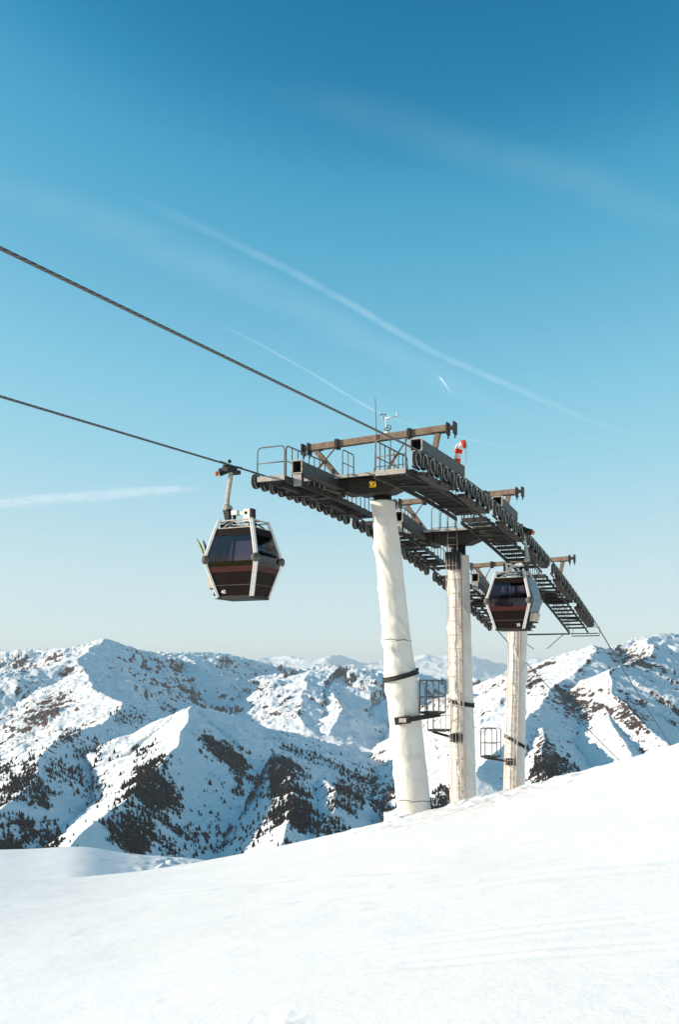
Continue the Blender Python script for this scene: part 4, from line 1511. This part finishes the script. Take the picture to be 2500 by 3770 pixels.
    ax_ = (-rd * 0.35 + B * 0.85 - ZUP * 0.35).normalized()
    sp = MB()
    spr = []
    for k in range(90):
        an = k * 2 * math.pi / 10
        o1 = ax_.orthogonal().normalized(); o2 = ax_.cross(o1)
        spr.append(rc - ZUP * 0.06 + ax_ * (0.02 + 0.38 * k / 90) + (o1 * math.cos(an) + o2 * math.sin(an)) * 0.105)
    sp.tube(spr, 0.02, 5)
    sp.tube([rc - ZUP * 0.06, rc - ZUP * 0.06 + ax_ * 0.40], 0.07, 8)
    sp.build('grip_spring', M['dark'], gr)
    kn = rc - ZUP * 0.06 + ax_ * 0.48
    MB().lathe(kn - ax_ * 0.06, ax_, [(0, 0.05), (0.03, 0.075), (0.09, 0.075), (0.12, 0.03), (0.12, 0.0)], 10).build('grip_roller', M['orange'], gr)
    MB().lathe(rc + ZUP * 0.10 - rd * 0.16 - B * 0.03, B, [(-0.03, 0.055), (0.03, 0.055), (0.03, 0)], 10).build('grip_wheel', M['rubber'], gr)
    for k, (q, zq) in enumerate(((0.20, -0.13), (0.38, -0.15), (0.10, -0.2))):
        MB().lathe(rc + rd * q + ZUP * zq + B * 0.02, B, [(-0.08, 0.07), (0.08, 0.07), (0.08, 0)], 10).build('grip_roller', M['galv_dark'], gr)
    # door-side ski holders: upright ribs and a basket low down
    nrib = 5
    for k in range(nrib):
        a_ = -0.50 + k * 0.25
        if not with_quiver and k in (0, 4): continue
        mb = MB()
        zl = [0.62, 0.85, 1.08, 1.3, 1.6, 1.9]
        for q in range(len(zl) - 1):
            w0_, w1_ = half(zl[q])[0], half(zl[q + 1])[0]
            mb.bar(Q(a_, w0_ + 0.065, zl[q]), Q(a_, w1_ + 0.065, zl[q + 1] + 0.01), 0.15, 0.09, up=B)
        mb.build('ski_holder', M['quiver'], root, 0.02)
    for ka in (-1, 1):
        a_ = ka * 0.26
        w_ = half(0.45)[0]
        mb = MB()
        mb.hexa([Q(a_ - 0.20, w_ + 0.03, 0.28), Q(a_ + 0.20, w_ + 0.03, 0.28), Q(a_ + 0.20, w_ + 0.17, 0.28), Q(a_ - 0.20, w_ + 0.17, 0.28),
                 Q(a_ - 0.22, w_ + 0.08, 0.60), Q(a_ + 0.22, w_ + 0.08, 0.60), Q(a_ + 0.22, w_ + 0.27, 0.60), Q(a_ - 0.22, w_ + 0.27, 0.60)])
        bk = mb.build('ski_basket', M['basket'], root, 0.015)
        for k in range(6):
            MB().box(Q(a_ - 0.17 + 0.068 * k, w_ + 0.105, 0.262), B * 0.07, A * 0.010, ZUP * 0.02).build('basket_tooth', M['galv_dark'], bk)
    mb = MB()
    mb.box(Q(0, half(0.15)[0] + 0.07, 0.10), B * 0.10, A * 0.40, ZUP * 0.05)
    mb.build('door_step', M['galv_dark'], root, 0.015)
    return root, Q, half

left_cabin, QL, halfL = build_cabin(-4.62, -1, '40', 'dark gondola cabin numbered 40 hanging alone in the sky at left', False)
right_cabin, QR, halfR = build_cabin(8.35, 1, '35', 'dark gondola cabin numbered 35 hanging below the tower sheaves at right', True)

# skis standing in the left cabin's outer rack
def ski(Qf, a, b0, z0, b1, z1, mat, label):
    lo, hi = Qf(a, b0, z0), Qf(a + 0.02, b1, z1)
    d = (hi - lo).normalized()
    mb = MB()
    n = 9
    side = d.cross(ZUP.cross(d)).normalized()
    bn = (Qf(0, 1, 0) - Qf(0, 0, 0)).normalized()
    tn = (Qf(1, 0, 0) - Qf(0, 0, 0)).normalized()
    rings = []
    for k in range(n):
        t = k / (n - 1)
        wdt = 0.042 + 0.014 * abs(2 * t - 1) - (0.03 if k == n - 1 else 0)
        c = lo.lerp(hi, t) + bn * (0.05 * max(0, t - 0.86) / 0.14)
        rings.append([c - tn * wdt - bn * 0.010, c + tn * wdt - bn * 0.010, c + tn * wdt + bn * 0.010, c - tn * wdt + bn * 0.010])
    vs_ = [p for r_ in rings for p in r_]
    fs_ = [(0, 1, 2, 3), tuple(4 * (n - 1) + k for k in (3, 2, 1, 0))]
    for k in range(n - 1):
        for q in range(4):
            q2 = (q + 1) % 4
            fs_.append((4 * k + q, 4 * k + 4 + q, 4 * k + 4 + q2, 4 * k + q2))
    mb.add(vs_, fs_)
    o = mb.build('ski', mat)
    tag(o, label, 'ski', 'skis in the rack of the left cabin')
    return o
for k, (a_, m_, b1, z1, lab) in enumerate([
        (0.10, 'ski_yellow', 1.52, 1.82, 'longer yellow ski leaning out of the left cabin rack'),
        (0.36, 'ski_dark', 1.12, 1.72, 'short dark red ski tip behind the left cabin post')]):
    ski(QL, a_, halfL(0.5)[0] + 0.15, 0.34, b1, z1, M[m_], lab)

# ------------------------------------------------------------------ weather gear on the nearest tower
zb1 = TOWERS[0]['zb'] + 0.11
lat_a = 0.06
an_lo = P(-0.02, lat_a, zb1)
ant = MB().tube([an_lo - ZUP * 0.25 - U * 0.11, an_lo + ZUP * 1.18 - U * 0.11 - V * 0.05], 0.012, 6, radii=[0.016, 0.008]).build('antenna', M['galv_dark'])
tag(ant, 'thin vertical whip antenna standing on the near crossbeam', 'antenna')
b0 = P(0, 0.34, zb1)
anem = empty('anemometer', b0, 'small cup anemometer on a mast on the near crossbeam', 'anemometer')
MB().tube([b0, b0 + ZUP * 0.52], 0.024, 7).build('mast', M['alu'], anem)
MB().box(b0 + ZUP * 0.04, V * 0.07, U * 0.06, ZUP * 0.04).build('base_clamp', M['alu'], anem)
MB().tube([b0 + ZUP * 0.52 - V * 0.12, b0 + ZUP * 0.54 + V * 0.40], 0.018, 6).build('cross_bar', M['alu'], anem)
MB().tube([b0 + ZUP * 0.53 + V * 0.38, b0 + ZUP * 0.70 + V * 0.38], 0.028, 7, radii=[0.032, 0.018]).build('wind_vane', M['alu'], anem)
MB().tube([b0 + ZUP * 0.50 - V * 0.11, b0 + ZUP * 0.62 - V * 0.11], 0.034, 8).build('sensor', M['alu'], anem)
for k in range(3):
    an = 2 * math.pi * k / 3 + 0.4
    d = Vector((math.cos(an), math.sin(an), 0))
    mb = MB()
    c = b0 + ZUP * 0.66 - V * 0.11
    mb.tube([c, c + d * 0.085], 0.006, 4)
    mb.lathe(c + d * 0.085, d.cross(ZUP), [(0, 0.030), (0.018, 0.024), (0.028, 0.0)], 8)
    mb.build('cup', M['dark'], anem)
ring = [b0 + ZUP * 0.19 + V * (0.10 + 0.085 * math.cos(t)) - U * 0.03 + ZUP * 0.085 * math.sin(t) for t in [k * math.pi / 8 for k in range(17)]]
MB().tube(ring, 0.012, 5).build('cable_coil', M['rubber'], anem)
ring = [b0 + ZUP * 0.14 + V * (0.06 + 0.10 * math.cos(t)) - U * 0.05 + ZUP * 0.06 * math.sin(t) for t in [k * math.pi / 8 for k in range(17)]]
MB().tube(ring, 0.012, 5).build('cable_coil', M['rubber'], anem)

# windsock on the far end of the near box section
ws = P(1.15, HG - 0.02, zc(1.15) + 0.62)
wind = empty('windsock', ws, 'red and white striped windsock drooping from its pole', 'windsock')
MB().tube([ws - ZUP * 0.30, ws + ZUP * 0.86 - V * 0.04], 0.016, 7).build('pole', M['white_cloth'], wind)
tip = ws + ZUP * 0.84 - V * 0.05
ringw = [tip - V * 0.02 + (U * math.cos(t) + ZUP * math.sin(t)) * 0.12 for t in [k * math.pi / 9 for k in range(19)]]
MB().tube(ringw, 0.008, 5).build('hoop', M['galv'], wind)
path = [tip, tip - V * 0.11 - ZUP * 0.015, tip - V * 0.205 - ZUP * 0.09, tip - V * 0.245 - ZUP * 0.22, tip - V * 0.265 - ZUP * 0.36, tip - V * 0.275 - ZUP * 0.50, tip - V * 0.285 - ZUP * 0.62]
rad = [0.14, 0.145, 0.14, 0.128, 0.118, 0.11, 0.105]
def path_pt(f):
    x = f * (len(path) - 1)
    k = min(int(x), len(path) - 2)
    return path[k].lerp(path[k + 1], x - k), rad[k] + (rad[k + 1] - rad[k]) * (x - k)
cutsw = [0.0, 0.14, 0.42, 0.60, 0.80, 1.0]
for k in range(5):
    pts, rr = [], []
    for q in range(5):
        p, r = path_pt(cutsw[k] + (cutsw[k + 1] - cutsw[k]) * q / 4)
        pts.append(p); rr.append(r)
    MB().tube(pts, 0.1, 14, radii=rr, caps=False).build('red_band' if k % 2 == 0 else 'white_band', M['red'] if k % 2 == 0 else M['white_cloth'], wind)

# ------------------------------------------------------------------ contrails and a thin cloud, kilometres up
ALT = 8000.0
def contrail(name, pts, strength, label, alt=ALT):
    """pts = [(photo x, photo y, half width in metres, density)], laid out on a level sheet at the given altitude"""
    P3 = []
    for x, y, w, dn in pts:
        e = (HY - y) / FPX
        d = alt / e
        P3.append((Vector(((x - CX) / FPX * d, d, alt)), w, dn))
    # resample
    vs_, fs_, den = [], [], []
    N, K = 60, 13
    for i in range(N + 1):
        f = i / N * (len(P3) - 1)
        k = min(int(f), len(P3) - 2)
        q = f - k
        c = P3[k][0].lerp(P3[k + 1][0], q)
        w = P3[k][1] * (1 - q) + P3[k + 1][1] * q
        dn = P3[k][2] * (1 - q) + P3[k + 1][2] * q
        d = (P3[k + 1][0] - P3[k][0]).normalized()
        s_ = d.cross(ZUP).normalized()
        wob = 0.25 * w * noise.noise(c / 2500.0)
        for j in range(K):
            a = -1 + 2 * j / (K - 1)
            bulge = (1 - a * a)
            vs_.append(c + s_ * (a * w + wob) + ZUP * (bulge * w * 0.05))
            den.append(dn * bulge ** 1.6)
        for j in range(K):
            a = -1 + 2 * j / (K - 1)
            bulge = (1 - a * a)
            vs_.append(c + s_ * (a * w + wob) - ZUP * (bulge * w * 0.05 + 0.5))
            den.append(dn * bulge ** 1.6)
    for i in range(N):
        for h in range(2):
            for j in range(K - 1):
                o0 = i * 2 * K + h * K + j
                o1 = (i + 1) * 2 * K + h * K + j
                fs_.append((o0, o0 + 1, o1 + 1, o1) if h == 0 else (o1, o1 + 1, o0 + 1, o0))
    me_ = bpy.data.meshes.new(name)
    me_.from_pydata([tuple(v) for v in vs_], [], fs_)
    at = me_.attributes.new('vapour', 'FLOAT', 'POINT')
    at.data.foreach_set('value', np.array(den, np.float32))
    o = link_mesh(name, me_, cloud_material(name + '_vapour', strength))
    return tag(o, label, 'contrail' if name == 'contrail' else 'cloud')
contrail('contrail', [(480, 720, 230, 0.0), (760, 850, 210, 0.45), (1050, 985, 190, 0.75), (1300, 1125, 180, 1.0), (1600, 1300, 200, 0.95), (1900, 1430, 240, 0.7), (2150, 1540, 270, 0.5), (2450, 1640, 300, 0.0)], 0.085,
         'long pale contrail crossing the sky diagonally down to the right')
contrail('contrail', [(780, 1180, 90, 0.0), (950, 1265, 80, 0.6), (1150, 1375, 80, 0.9), (1370, 1508, 90, 0.9), (1560, 1580, 110, 0.5), (1760, 1625, 130, 0.5), (1950, 1670, 140, 0.0)], 0.12,
         'thin faint contrail below the long one, passing behind the antenna')
contrail('cloud', [(-300, 620, 700, 0.0), (200, 760, 900, 0.6), (700, 960, 1000, 0.8), (1200, 1180, 900, 0.7), (1700, 1440, 700, 0.4), (2100, 1600, 500, 0.0)], 0.05,
         'broad faint veil of cirrus lying below the long contrail')
contrail('cloud', [(900, 300, 500, 0.0), (1400, 430, 650, 0.6), (1900, 600, 700, 0.8), (2300, 740, 700, 0.7), (2800, 900, 500, 0.2)], 0.035,
         'faint cirrus band in the upper right of the sky')
contrail('contrail', [(1612, 1380, 30, 0.0), (1622, 1392, 40, 1.0), (1640, 1415, 45, 0.8), (1664, 1452, 45, 0.0)], 0.3,
         'tiny short contrail high above the crossbeam')
contrail('cloud', [(-200, 1880, 1500, 0.8), (0, 1855, 1500, 0.8), (250, 1832, 1500, 0.9), (480, 1812, 1400, 0.9), (650, 1800, 1000, 0.8), (780, 1798, 400, 0.0)], 0.34,
         'soft flat streak of thin white cloud low at left')

# ------------------------------------------------------------------ thin mountain haze
hz = MB().box((0, 16400, -925), (16500, 0, 0), (0, 16600, 0), (0, 0, 1575)).build('haze', None)
m_, n_, l_, bs_ = new_mat('valley_haze')
n_.remove(bs_)
pv = n_.new('ShaderNodeVolumePrincipled')
pv.inputs['Color'].default_value = (0.80, 0.90, 1.0, 1)
pv.inputs['Density'].default_value = HAZE
pv.inputs['Anisotropy'].default_value = 0.0
l_.new(pv.outputs[0], n_['Material Output'].inputs['Volume'])
hz.data.materials.append(m_)
tag(hz, 'thin pale haze filling the valley air', 'haze', kind='stuff')
